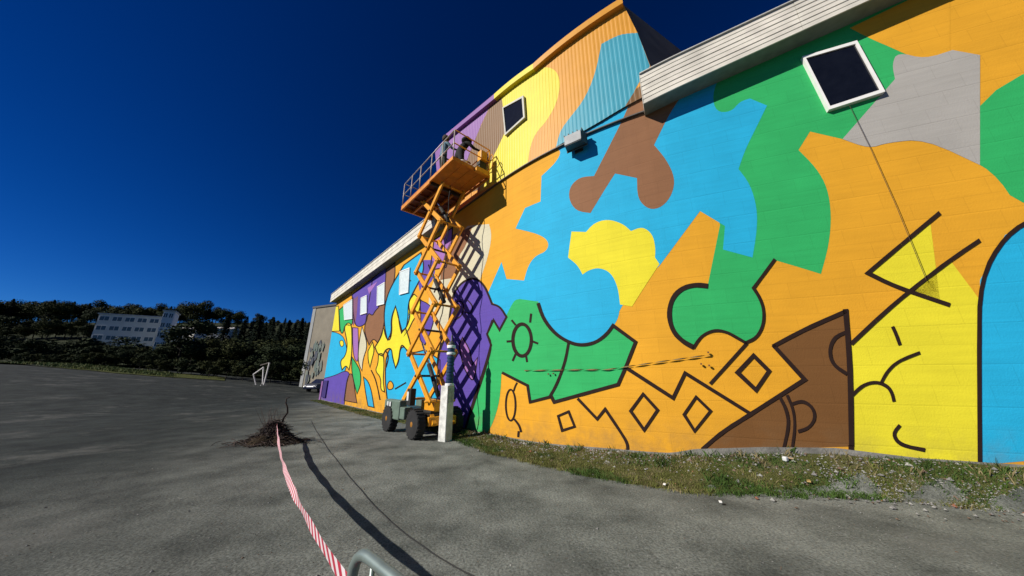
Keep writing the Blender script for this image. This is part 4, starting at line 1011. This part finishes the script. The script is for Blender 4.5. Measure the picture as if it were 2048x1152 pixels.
# ------------------------------------------------------------------ brush heap
def brush():
    root = thing('brush_heap', 'heap of dry dark brown twigs and roots on the asphalt with tape tied to it', 'brush heap', (PILE.x, PILE.y, 0))
    r = random.Random(3)
    m = [material('dark_twig', (.034, .024, .019, 1), .9, var=.4, scale=30), material('reddish_twig', (.085, .055, .045, 1), .9, var=.3, scale=30), material('grey_twig', (.13, .10, .09, 1), .9, var=.3)]
    mb = MB()
    for i in range(1500):
        a = r.uniform(0, 6.283); rad = abs(r.gauss(0, .33)); x = rad * math.cos(a) * 1.25; y = rad * math.sin(a) * .7
        h = max(.03, .54 * math.exp(-(rad / .38) ** 2)); z = r.uniform(.01, h)
        b = r.uniform(0, 6.283); ln = r.uniform(.12, .5); el = r.gauss(.05, .22)
        d = Vector((math.cos(b), math.sin(b) * .8, math.sin(el))) * ln / 2; c = Vector((x, y, z))
        p0, p1 = c - d, c + d; p0.z = max(.008, p0.z); p1.z = max(.008, p1.z); mid = (p0 + p1) / 2 + Vector((r.gauss(0, .03), r.gauss(0, .03), r.uniform(0, .04)))
        rr = r.uniform(.004, .011); mb.tube([p0, mid, p1], [rr, rr * .8, rr * .4], 4, mi=r.choice((0, 0, 0, 1)), cap=False)
    o = mb.build('twigs', m, root); o['kind'] = 'stuff'
    mb = MB()
    for i in range(60):     # upright spray
        a = r.uniform(0, 6.283); b0 = Vector((r.gauss(-.03, .12), r.gauss(0, .1), .15)); tip = Vector((r.gauss(-.12, .20), r.gauss(0, .2), r.uniform(.5, 1.0)))
        rr = r.uniform(.003, .007); mid = b0.lerp(tip, .5) + Vector((r.gauss(0, .06), r.gauss(0, .06), 0)); mb.tube([b0, mid, tip], [rr, rr * .8, rr * .3], 4, mi=r.choice((1, 2, 2)), cap=False)
    o = mb.build('upright_twigs', m, root); o['kind'] = 'stuff'
    mb = MB(); mb.tube([(.12, .05, .3), (.16, .05, .62), (.24, .05, .75), (.21, .05, .88), (.14, .05, 1.0), (.14, .05, 1.12), (.22, .05, 1.15)], [.03, .028, .024, .022, .02, .017, .01], 7)
    mb.build('crooked_branch', m[0], root, smooth_=True)
    # low skirt of mat
    mb = MB(); ring = 40; vs = [(0, 0, .28)]; fs = []
    for k in range(ring):
        a = 2 * math.pi * k / ring; rr = 1 + .25 * noise.noise(Vector((math.cos(a) * 2, math.sin(a) * 2, 0)))
        vs.append((.38 * rr * math.cos(a), .26 * rr * math.sin(a), .20)); 
    for k in range(ring):
        a = 2 * math.pi * k / ring; rr = 1 + .25 * noise.noise(Vector((math.cos(a) * 2, math.sin(a) * 2, 0)))
        vs.append((.88 * rr * math.cos(a), .45 * rr * math.sin(a), -.02))
    for k in range(ring): j = (k + 1) % ring; fs += [(0, 1 + k, 1 + j), (1 + k, 1 + ring + k, 1 + ring + j, 1 + j)]
    mb.add(vs, fs); mb.build('leaf_litter', soil_material('litter', [(.012, .010, .006, 1), (.03, .022, .014, 1), (.055, .035, .02, 1)], 14), root)
brush()

# ------------------------------------------------------------------ grass, weeds, rubble along the wall
def blades(name, label, spots, cols_, hmin, hmax, width, seed):
    r = random.Random(seed); mb = MB()
    for (x, y, n, spread, hs, mi) in spots:
        for _ in range(n):
            px, py = x + r.gauss(0, spread), y + r.gauss(0, spread)
            if py < 16 and behind(px, py): continue
            z = ground_z(px, py); h = r.uniform(hmin, hmax) * hs; a = r.uniform(0, 6.28); w = width * r.uniform(.6, 1.3); le = Vector((r.gauss(0, .35), r.gauss(0, .35), 0)) * h
            dx, dy = math.cos(a) * w, math.sin(a) * w
            mb.add([(px - dx, py - dy, z), (px + dx, py + dy, z), (px + dx * .6 + le.x * .4, py + dy * .6 + le.y * .4, z + h * .6), (px + le.x, py + le.y, z + h)], [(0, 1, 2), (0, 2, 3)], mi)
    me = bpy.data.meshes.new(name); me.from_pydata(mb.v, [], mb.f)
    for m in cols_: me.materials.append(m)
    me.polygons.foreach_set('material_index', mb.m)
    return tag(link(name, me), label, 'grass', kind='stuff')
def leafm(name, c): 
    m = material(name, c, .7, var=.35, scale=3, spec=.2); return m
g_olive = leafm('olive_grass', (.115, .125, .028, 1)); g_green = leafm('green_grass', (.045, .085, .015, 1)); g_straw = leafm('straw_grass', (.20, .16, .08, 1))
def grass_all():
    r = random.Random(11); sp = []
    for i in range(7600):
        s = r.uniform(S_FAR, S_END) if r.random() < .35 else r.uniform(-4.5, S_END); e = edge_d(s)
        f = r.random() ** .7; d = max(.03, e * f)
        lush = noise.noise(Vector((s * .9, d * 1.5, 5))) + .22 * smooth(2.6, 3.8, s) * (1 - smooth(5.5, 7, s))
        if d < .45 * e and lush < .05 and s > -3: 
            if r.random() < .75: continue
        p = wall_xy(s, d)
        mi = 1 if lush > .15 else (0 if r.random() < .75 else 2)
        sp.append((p.x, p.y, r.randint(7, 14), .05, 1.0 + .5 * max(0, lush), mi))
    blades('grass_tufts', 'short olive and green grass growing along the foot of the painted wall', sp, [g_olive, g_green, g_straw], .022, .07, .0045, 5)
    sp = []
    for i in range(46):
        s = r.choice([r.uniform(2, 8.5), r.uniform(-3, 2)]); d = abs(r.gauss(.18, .14)) + .05; p = wall_xy(s, d); sp.append((p.x, p.y, 26, .06, 1, 1 if r.random() < .6 else 2))
    for x, y in ((1318, 905), (1435, 925), (1580, 915), (1690, 935)):
        p = at_z(x, y, .35); sp.append((p.x, p.y, 60, .07, 1.15, 1))
    blades('tall_weeds', 'taller green and straw coloured weeds against the base of the mural', sp, [g_olive, g_green, g_straw], .05, .16, .005, 9)
    # grass at the far left verge
grass_all()
def rubble():
    r = random.Random(21); ms = [material('grey_stone', (.16, .155, .15, 1), .9, var=.3), material('pale_stone', (.25, .245, .225, 1), .9, var=.2), material('brown_stone', (.12, .08, .055, 1), .9, var=.3), material('brick_bit', (.22, .09, .05, 1), .9, var=.2)]
    mb = MB()
    def stone(x, y, z, sz, mi):
        vs = []
        for dx, dy, dz in ((1, 0, 0), (-1, 0, 0), (0, 1, 0), (0, -1, 0), (0, 0, 1), (0, 0, -1)):
            vs.append((x + dx * sz * r.uniform(.6, 1.2), y + dy * sz * r.uniform(.6, 1.2), z + dz * sz * r.uniform(.4, .8)))
        mb.add(vs, [(0, 2, 4), (2, 1, 4), (1, 3, 4), (3, 0, 4), (2, 0, 5), (1, 2, 5), (3, 1, 5), (0, 3, 5)], mi)
    for i in range(3400):
        s = r.uniform(-1.5, S_END); e = edge_d(s); d = abs(r.gauss(.0, .42)) + .02
        if s > 7.4 and r.random() < .6: d = r.uniform(.1, 1.7)
        p = wall_xy(s, d); stone(p.x, p.y, ground_z(p.x, p.y) + .02, r.uniform(.006, .03) if r.random() < .93 else r.uniform(.03, .06), r.choice((0, 0, 1, 2, 2, 0, 1)) if r.random() < .97 else 3)
    mb.build('rubble', ms, None); tag(COL.objects['rubble'], 'small stones and rubble scattered along the base of the wall', 'rubble', kind='stuff')
    mb = MB()
    for i in range(1100):      # a spill of pale chippings at the right
        s = r.uniform(6.0, 8.4); d = abs(r.gauss(.42, .12)); p = wall_xy(s, d); stone(p.x, p.y, ground_z(p.x, p.y) + .03, r.uniform(.006, .02), r.choice((0, 1, 1)))
    for i in range(7800):
        x = r.uniform(-7, 8); y = r.uniform(1.2, 9) ** 1.0
        d, s = wall_dist(x, y)
        if behind(x, y) or noise.noise(Vector((x * .5, y * .5, 9))) < r.uniform(-.6, .4): continue
        stone(x, y, ground_z(x, y) + .002, r.uniform(.002, .009) * (2.1 if r.random() < .06 else 1), r.choice((0, 0, 1, 2)))
    mb.build('loose_gravel', ms, None); tag(COL.objects['loose_gravel'], 'loose gravel chips scattered over the asphalt', 'gravel', kind='stuff')
rubble()
# pieces of litter one can tell apart
def litter(name, label, cat, px, py, size, rz, m, z0=.3):
    p = at_z(px, py, z0); z = ground_z(p.x, p.y)
    p = at_z(px, py, z); z = ground_z(p.x, p.y)
    mb = MB(); sx, sy, sz = size; mb.box((-sx / 2, -sy / 2, 0), (sx / 2, sy / 2, sz)); bmx = mb
    o = mb.build(name, m, None, bevel=min(size) * .25); o.location = (p.x, p.y, z + .03); o.rotation_euler = (rnd.uniform(-.1, .1), rnd.uniform(-.1, .1), rz)
    return tag(o, label, cat)
litter('white_batten', 'long pale batten lying at the wall foot below the diamond shapes', 'batten', 1380, 930, (.42, .04, .025), math.radians(-20), frame_w)
litter('paper_scrap', 'crumpled white paper on the rubble under the zigzag line', 'paper', 1262, 917, (.12, .09, .05), .5, frame_w)
litter('paper_scrap', 'small white scrap lying in the green grass', 'paper', 1330, 974, (.05, .04, .02), .9, frame_w)
litter('paper_scrap', 'white scrap lying alone on the asphalt in front of the grass strip', 'paper', 1442, 1010, (.05, .035, .02), 1.2, frame_w, 0)
litter('brick_fragment', 'orange brick fragment at the wall foot right of the square', 'brick', 1205, 912, (.11, .06, .05), .3, material('brick_bit', (.22, .09, .05, 1)))
litter('paint_tin', 'small pale tin lying in the rubble below the brown shape', 'tin', 1573, 928, (.07, .07, .07), .3, lite_m)
litter('yellow_offcut', 'yellowish offcut of board in the rubble below the brown half circle', 'offcut', 1608, 922, (.13, .05, .02), .9, material('yellow_offcut', (.4, .28, .1, 1)))
litter('wood_offcut', 'pale splinter of wood lying in the grass strip at the right', 'offcut', 1588, 968, (.14, .03, .02), -.6, material('raw_wood', (.38, .28, .16, 1)))
litter('orange_block', 'small orange block leaning at the wall foot right of the scissor lift', 'block', 972, 866, (.16, .10, .12), .4, yel2, .1)

# ------------------------------------------------------------------ far background
def leaf_mat(name, c, v=.5):
    if name in MATS: return MATS[name]
    m = bpy.data.materials.new(name); m.use_nodes = True; nt = m.node_tree; b = nt.nodes['Principled BSDF']; L = nt.links.new
    g = nt.nodes.new('ShaderNodeNewGeometry'); r = nt.nodes.new('ShaderNodeValToRGB'); e = r.color_ramp.elements
    e[0].color = tuple(x * (1 - v) for x in c[:3]) + (1,); e[1].color = tuple(x * (1 + v) for x in c[:3]) + (1,)
    L(g.outputs['Random Per Island'], r.inputs['Fac']); L(r.outputs[0], b.inputs['Base Color']); b.inputs['Roughness'].default_value = .8; b.inputs['Specular IOR Level'].default_value = .08
    MATS[name] = m; return m
bark = material('dark_bark', (.04, .03, .022, 1), .9, var=.3)
def crown_mesh(seed, m, n=4200, r=(.34, .34, .36), leaf=.020, lobes=11):
    """broad-leaved crown for a tree one unit tall"""
    R_ = random.Random(seed); L_ = []
    for k in range(lobes):
        a = R_.uniform(0, 6.28); q = R_.uniform(.2, .8); L_.append((Vector((r[0] * q * math.cos(a), r[1] * q * math.sin(a), .60 + R_.uniform(-.75, .85) * r[2])), R_.uniform(.10, .19)))
    vs, fs = [], []
    for i in range(n):
        c, rad = R_.choice(L_); d = Vector((R_.gauss(0, 1), R_.gauss(0, 1), R_.gauss(0, 1))).normalized(); p = c + d * rad * R_.uniform(.55, 1.08)
        if p.z < .12: continue
        u = Vector((R_.gauss(0, 1), R_.gauss(0, 1), R_.gauss(0, .6))).normalized(); w = u.cross(d).normalized(); s = leaf * R_.uniform(.6, 1.4)
        o = len(vs); vs += [tuple(p - u * s), tuple(p + w * s * .6), tuple(p + u * s), tuple(p - w * s * .6)]; fs.append((o, o + 1, o + 2, o + 3))
    me = bpy.data.meshes.new('crown'); me.from_pydata(vs, [], fs); me.materials.append(m); return me
def conifer_mesh(seed, m, n=2600):
    R_ = random.Random(seed); vs, fs = [], []
    for i in range(n):
        t = R_.random() ** .75; z = .1 + .88 * t; rad = .20 * (1 - t) ** .85 + .008; a = R_.uniform(0, 6.28)
        tier = .72 + .28 * abs(math.sin(z * 34 + seed)); q = rad * tier * R_.uniform(.35, 1.08) * (1 + .25 * math.sin(3 * a + seed))
        p = Vector((q * math.cos(a), q * math.sin(a), z - q * .35)); out = Vector((math.cos(a), math.sin(a), -.5)).normalized(); w = Vector((-math.sin(a), math.cos(a), R_.uniform(-.3, .3)))
        s = R_.uniform(.012, .030) * (1.2 - .6 * t); o = len(vs)
        vs += [tuple(p - out * s), tuple(p + w * s * .5), tuple(p + out * s * 1.3), tuple(p - w * s * .5)]; fs.append((o, o + 1, o + 2, o + 3))
    me = bpy.data.meshes.new('crown'); me.from_pydata(vs, [], fs); me.materials.append(m); return me
def trunk_mesh(h=.55, r=.018, limbs=5, seed=0):
    R_ = random.Random(seed); mb = MB(); mb.tube([(0, 0, -.03), (.004, 0, h * .5), (0, .004, h)], [r, r * .75, r * .35], 7)
    for k in range(limbs):
        a = R_.uniform(0, 6.28); z = h * R_.uniform(.45, .95); mb.tube([(0, 0, z), (.1 * math.cos(a), .1 * math.sin(a), z + .08), (.18 * math.cos(a), .18 * math.sin(a), z + .2)], [r * .45, r * .3, r * .12], 5)
    return mb.mesh('trunk', bark)
dg1 = leaf_mat('dark_broad_leaf', (.022, .032, .012, 1)); dg2 = leaf_mat('olive_broad_leaf', (.038, .044, .014, 1)); dg3 = leaf_mat('dark_needles', (.011, .020, .012, 1))
crowns = [crown_mesh(1, dg1), crown_mesh(2, dg1), crown_mesh(3, dg2)]; bush_c = [crown_mesh(5, dg1, 3200, (.62, .62, .42), .03, 14), crown_mesh(6, dg2, 3200, (.62, .62, .42), .03, 14)]
conifs = [conifer_mesh(k, dg3) for k in (1, 2, 3)]; trunks = [trunk_mesh(.55, .02, 5, 1), trunk_mesh(.95, .014, 0, 2)]
def tree(kind, v, px, Y, top, label, group, wide=1.0, base=None):
    p = at_y(px, 757, Y); x = p.x; z = ground_z(x, Y)
    q = at_y(px, top, Y); h = max(1.5, q.z - z)
    name, crown, tr = {'oak': ('broadleaf_tree', crowns[v % 3], trunks[0]), 'fir': ('conifer_tree', conifs[v % 3], trunks[1]), 'bush': ('bush', bush_c[v % 2], trunks[0])}[kind]
    hs = h / .97
    o = thing(name, label, 'bush' if kind == 'bush' else 'tree', (x, Y, z - .1), rnd.uniform(0, 6.28), group); o.scale = (hs * wide, hs * wide, hs)
    link('crown', crown, o); link('trunk', tr, o)
    return o
# hill trees on the skyline, then conifers, then the dark belt of trees at the edge of the yard
G1, G2, G3, G4 = 'trees on the hilltop skyline', 'conifers behind the yard', 'broad leaved trees at the yard edge', 'dark bushes at the yard edge'
def sky_y(px):
    P = [(-200, 590), (0, 600), (256, 612), (290, 610), (330, 606), (350, 602), (430, 616), (470, 630), (640, 640), (760, 650)]
    for (a, x), (b, y) in zip(P, P[1:]):
        if a <= px <= b: return x + (y - x) * (px - a) / (b - a)
    return P[-1][1]
for i in range(64):
    px = -210 + i * 14 + rnd.uniform(-5, 5)
    tree('fir' if i % 3 == 0 else 'oak', i, px, rnd.uniform(150, 185), sky_y(px) + rnd.uniform(-3, 10), 'small dark tree on the skyline of the wooded hill', G1, 1.25)
for i in range(40):
    px = -190 + i * 18 + rnd.uniform(-6, 6)
    if px > 560: continue
    tree('oak', i, px, rnd.uniform(118, 132), sky_y(px) + 42 + rnd.uniform(-8, 10), 'dark broad tree on the slope of the wooded hill', 'trees on the hill slope', 1.3)
ORD = 'first second third fourth fifth sixth seventh eighth ninth tenth eleventh twelfth thirteenth fourteenth fifteenth sixteenth seventeenth eighteenth nineteenth twentieth twenty-first'.split()
fir_n = 0
for px, top in ((425, 628), (447, 652), (462, 640), (480, 646), (494, 630), (508, 644), (521, 634), (540, 648), (556, 640), (570, 646), (583, 636), (598, 644), (612, 640), (632, 648), (650, 640), (675, 650)):
    fir_n += 1; tree('fir', int(px), px, rnd.uniform(74, 92), top, 'tall dark conifer, ' + ORD[fir_n - 1] + ' from the left in the row behind the yard', G2, 1.15)
BL = []
for px, top, w in sorted(((345, 640, 1.1), (372, 676, 1.2), (395, 680, 1.1), (425, 682, 1.2), (452, 680, 1.2), (478, 676, 1.1), (505, 680, 1.2), (535, 690, 1.3), (565, 688, 1.2), (595, 684, 1.1), (322, 690, 1.2), (300, 700, 1.3), (272, 698, 1.3), (246, 700, 1.3), (150, 690, 1.2), (60, 680, 1.2), (-60, 670, 1.2), (215, 712, 1.2), (610, 700, 1.2), (640, 700, 1.2))):
    tree('oak', int(px), px, rnd.uniform(52, 66), top, 'dark broad leaved tree, ' + ORD[len(BL)] + ' from the left along the far edge of the yard', G3, w * 1.25); BL.append(px)
for i in range(34):
    px = 40 + i * 18 + rnd.uniform(-5, 5)
    if px > 640: continue
    Y = rnd.uniform(43, 48) if px > 300 else rnd.uniform(46, 50)
    tree('bush', i, px, Y, (706 if px < 300 else 722) + rnd.uniform(-6, 14), 'low dark bush along the far edge of the asphalt yard', G4, 1.15)
# a closed belt of darker trees between the bank and the hillside
for i in range(26):
    px = 10 + i * 24 + rnd.uniform(-7, 7)
    if 236 < px < 330: top = 700
    else: top = 682
    tree('bush' if i % 4 == 0 else 'oak', i, px, rnd.uniform(66, 72), top + rnd.uniform(-6, 10), 'dark tree in the closed belt between the yard and the hillside', 'trees in the belt below the hillside', 1.7)
# grass verge on the left
def verge():
    vs, fs = [], []; n = 60
    for i in range(n + 1):
        px = -150 + (600) * i / n
        for Y in (37.5 + .8 * noise.noise(Vector((px * .02, 0, 0))) + 3.2 * smooth(250, 500, px), 46.0):
            p = at_y(px, 757, Y); vs.append((p.x, Y, ground_z(p.x, Y) + .06))
    fs = [(2 * i, 2 * i + 2, 2 * i + 3, 2 * i + 1) for i in range(n)]
    me = bpy.data.meshes.new('grass_bank'); me.from_pydata(vs, [], fs); me.materials.append(soil_material('verge_grass', [(.035, .045, .012, 1), (.06, .07, .018, 1), (.10, .10, .035, 1)], 1.2))
    tag(link('grass_bank', me), kind='structure')
    sp = []; r = random.Random(4)
    for i in range(1500):
        px = r.uniform(-100, 345); Y = r.uniform(38.5, 45); p = at_y(px, 757, Y); sp.append((p.x, Y, 5, .3, 1, r.choice((0, 1))))
    blades('bank_grass', 'rough olive grass on the bank at the far left edge of the yard', sp, [g_olive, g_green, g_straw], .15, .4, .03, 8)
verge()

def hillside():
    xs = [-700 + 20 * i for i in range(60)]; ys = [50, 54, 60, 68, 75, 82, 90, 100, 112, 125, 140, 155, 170, 185, 190, 200, 230, 280]
    vs = [(x, y, ground_z(x, y) + .3) for y in ys for x in xs]; nx = len(xs)
    me = bpy.data.meshes.new('hillside'); me.from_pydata(vs, [], [(j * nx + i, j * nx + i + 1, (j + 1) * nx + i + 1, (j + 1) * nx + i) for j in range(len(ys) - 1) for i in range(nx - 1)])
    me.materials.append(soil_material('hill_undergrowth', [(.012, .016, .008, 1), (.022, .028, .012, 1), (.034, .036, .016, 1)], .2)); tag(link('hillside', me), kind='structure')
hillside()
def facade(root, w, h, d, floors, bays, wall_m, glass_m, band=True, wy=.0):
    """simple building: local x along the front, y back, front at y=0"""
    mb = MB(); mb.box((0, 0, -2), (w, d, h)); mb.build('wall', wall_m, root)
    fh = h / floors
    for f in range(floors):
        for b in range(bays):
            x0 = w * (b + .12) / bays; x1 = w * (b + .88) / bays; z0 = f * fh + fh * .34; z1 = f * fh + fh * .80
            mb = MB(); mb.add([(x0, -.04, z0), (x1, -.04, z0), (x1, -.04, z1), (x0, -.04, z1)], [(0, 1, 2, 3)]); o = mb.build('window', glass_m, root)
            fr = MB()
            for a, c in (((x0, z0), (x1, z0)), ((x0, z1), (x1, z1)), ((x0, z0), (x0, z1)), ((x1, z0), (x1, z1)), (((x0 + x1) / 2, z0), ((x0 + x1) / 2, z1))):
                fr.bar((a[0], -.06, a[1]), (c[0], -.06, c[1]), .08, .08, up=(0, 1, 0))
            fr.build('frame', frame_w, o)
    mb = MB(); mb.box((-.25, -.3, h), (w + .25, d + .2, h + .35)); mb.build('roof', material('flat_roof_edge', (.42, .42, .40, 1), .7), root)
conc = material('pale_office_wall', (.52, .55, .56, 1), .8, var=.1, scale=.3)
gls = material('office_glass', (.06, .085, .10, 1), .15, var=.2)
def place_building(px0, px1, top, base_px, Y, label, floors, bays, depth=10, rot=0.0, wm=None, name='office_building', cat='building'):
    p0 = at_y(px0, 757, Y); p1 = at_y(px1, 757, Y); z = at_y(px0, base_px, Y).z; r1 = p1.x / p1.y; w_ = (r1 * p0.y - p0.x) / (math.cos(rot) - r1 * math.sin(rot)); h = at_y((px0 + px1) / 2, top, Y).z - z
    o = thing(name, label, cat, (p0.x, Y, z), rot); facade(o, w_, h, depth, floors, bays, wm or conc, gls); return o
place_building(150, 284, 628, 705, 100, 'long pale office block with bands of windows on the hillside', 4, 5, rot=math.radians(25), wm=material('cream_office_wall', (.55, .55, .50, 1), .8, var=.1, scale=.3))
place_building(285, 309, 622, 700, 98, 'pale tower end of the hillside office block', 4, 2, 7, rot=math.radians(38))
# hillside houses
def house(px, py, Y, w, h, label, rot):
    p = at_y(px, py, Y); z = p.z
    o = thing('house', label, 'house', (p.x, Y, z), rot)
    mb = MB(); mb.box((-w / 2, -3, -3), (w / 2, 3, h)); mb.build('wall', material('white_house_wall', (.62, .61, .58, 1), .8), o)
    mb = MB(); mb.hexa([(-w / 2 - .3, -3.4, h), (-w / 2 - .3, 3.4, h), (-w / 2 - .3, 0, h + 1.0)], (w + .6, 0, 0)); mb.build('roof', material('pale_roof', (.46, .44, .43, 1), .7), o)
    for k in range(3):
        x = -w / 2 + w * (k + .5) / 3; mb = MB(); mb.box((x - .5, -3.06, h * .35), (x + .5, -3.01, h * .8)); mb.build('window', gls, o)
    return o
house(386, 672, 112, 9, 2.2, 'white house on the slope, leftmost of the three above the trees', .2)
house(414, 674, 110, 7, 1.8, 'low white house on the slope between the other two houses', -.1)
house(452, 673, 106, 4.5, 2.2, 'small white house on the slope, rightmost of the three above the trees', .3)

# grey block with a painted front at the end of the yard
def grey_block():
    Y = 42; p0 = at_y(602, 757, Y); zb = ground_z(p0.x, Y); H = at_y(640, 617, Y).z - zb
    o = thing('grey_block', 'plain grey beige block with a green graffiti figure beyond the end of the mural', 'building', (p0.x, Y, zb), math.radians(-24))
    mb = MB(); mb.box((0, 0, -.5), (9, 8, H)); mb.build('wall', material('beige_render', (.21, .185, .14, 1), .85, var=.15, scale=.8), o)
    mb = MB(); mb.box((-.12, -.12, H), (9.12, 8.12, H + .25)); mb.build('roof_edge', material('dark_edge', (.06, .06, .06, 1)), o)
    mb = MB(); mb.box((-.05, -.05, -.5), (.55, .02, H - .02)); mb.build('corner_strip', material('pale_strip', (.26, .27, .27, 1), .8), o)
    r = random.Random(2); gm = [material('graffiti_teal', (.10, .135, .12, 1), .8), material('graffiti_dark', (.05, .06, .08, 1), .8), material('graffiti_pale', (.15, .17, .145, 1), .8)]
    for j in range(40):
        x = r.uniform(.9, 3.6); z = r.uniform(.6, H * .52); w = r.uniform(.12, .32); h = r.uniform(.25, .9); mb = MB()
        P = [(x + w * math.cos(a) * r.uniform(.6, 1.2), -.05 - .003 * j, z + h * math.sin(a) * r.uniform(.6, 1.2)) for a in [k * math.pi / 4 for k in range(8)]]
        mb.add(P, [tuple(range(8))]); mb.build('painted_shape', r.choice(gm), o)
grey_block()

# cars at the far side
def car(px, Y, rz, label, body_c, van=False):
    p = at_y(px, 757, Y); o = thing('parked_van' if van else 'parked_car', label, 'van' if van else 'car', (p.x, Y, ground_z(p.x, Y)), rz)
    bm_ = material('car_paint_' + label.split()[0] + ('_van' if van else ''), body_c, .3, .2, spec=.5)
    if van: prof = [(-2.4, .35), (-2.4, 1.9), (-2.2, 2.15), (1.0, 2.15), (1.7, 1.3), (2.35, 1.05), (2.4, .35)]
    else: prof = [(-2.1, .35), (-2.15, .8), (-1.95, .95), (-1.3, 1.02), (-.8, 1.42), (.45, 1.42), (1.1, 1.0), (1.95, .85), (2.12, .6), (2.1, .35)]
    mb = MB(); mb.hexa([(x, -.85, z) for x, z in prof], (0, 1.7, 0)); mb.build('body', bm_, o, bevel=.06)
    gp = [(1.0, 1.3), (1.05, 2.0), (.3, 2.0), (.3, 1.3)] if van else [(-1.12, 1.03), (-.76, 1.36), (.40, 1.36), (.92, 1.03)]
    for sy in (-.856, .852):
        mb = MB(); mb.hexa([(x, sy, z) for x, z in gp], (0, .006, 0)); mb.build('side_window', glass_dark, o)
    for wx in (-1.35, 1.35):
        for wy in (-.8, .62):
            mb = MB(); mb.lathe([(.2, 0), (.32, .01), (.32, .17), (.2, .18)], 16, 'Y', (wx, wy, .32)); w = mb.build('wheel', dark_m, o)
            mb = MB(); mb.lathe([(.19, -.012 if wy < 0 else .18), (.05, -.02 if wy < 0 else .195)], 12, 'Y', (wx, wy, .32)); mb.build('rim', lite_m, w)
    for y in (-.7, .45):
        mb = MB(); mb.box((2.08 if not van else 2.37, y, .62), (2.14 if not van else 2.42, y + .25, .76)); mb.build('headlight', lite_m, o)
    return o
car(650, 38, math.radians(-100), 'navy car parked by the grey block at the far end of the yard', (.012, .016, .04, 1))
# trestle stand beyond the brush heap
tp_ = at_z(513, 786, 0); tz = ground_z(tp_.x, tp_.y)
st = thing('trestle', 'pale folding trestle frame standing alone on the asphalt beyond the brush heap', 'trestle', (tp_.x, tp_.y, tz), math.radians(-12))
k = tp_.y / 620.0
pm2 = material('pale_painted_wood', (.6, .58, .57, 1), .7, var=.15)
for a, b, m in (((13, 0, 0), (15, 0, 42), pm2), ((4, .3, 2), (3, 0, 34), pm2), ((-9, .2, 0), (-17, 0, 20), pm2), ((-17, 0, 20), (3, 0, 33), pm2), ((-5, 0, 37), (15, 0, 42), material('dull_bar', (.12, .10, .09, 1), .8))):
    mb = MB(); mb.bar(Vector((a[0] * k, a[1], a[2] * k)), Vector((b[0] * k, b[1], b[2] * k)), .13, .10); mb.build('leg' if a[2] < 20 else 'crossbar', m, st, bevel=.01)
for x in (-9, 13):
    mb = MB(); mb.bar((x * k, -.4, .02), (x * k, .5, .02), .08, .06); mb.build('foot', pm2, st)
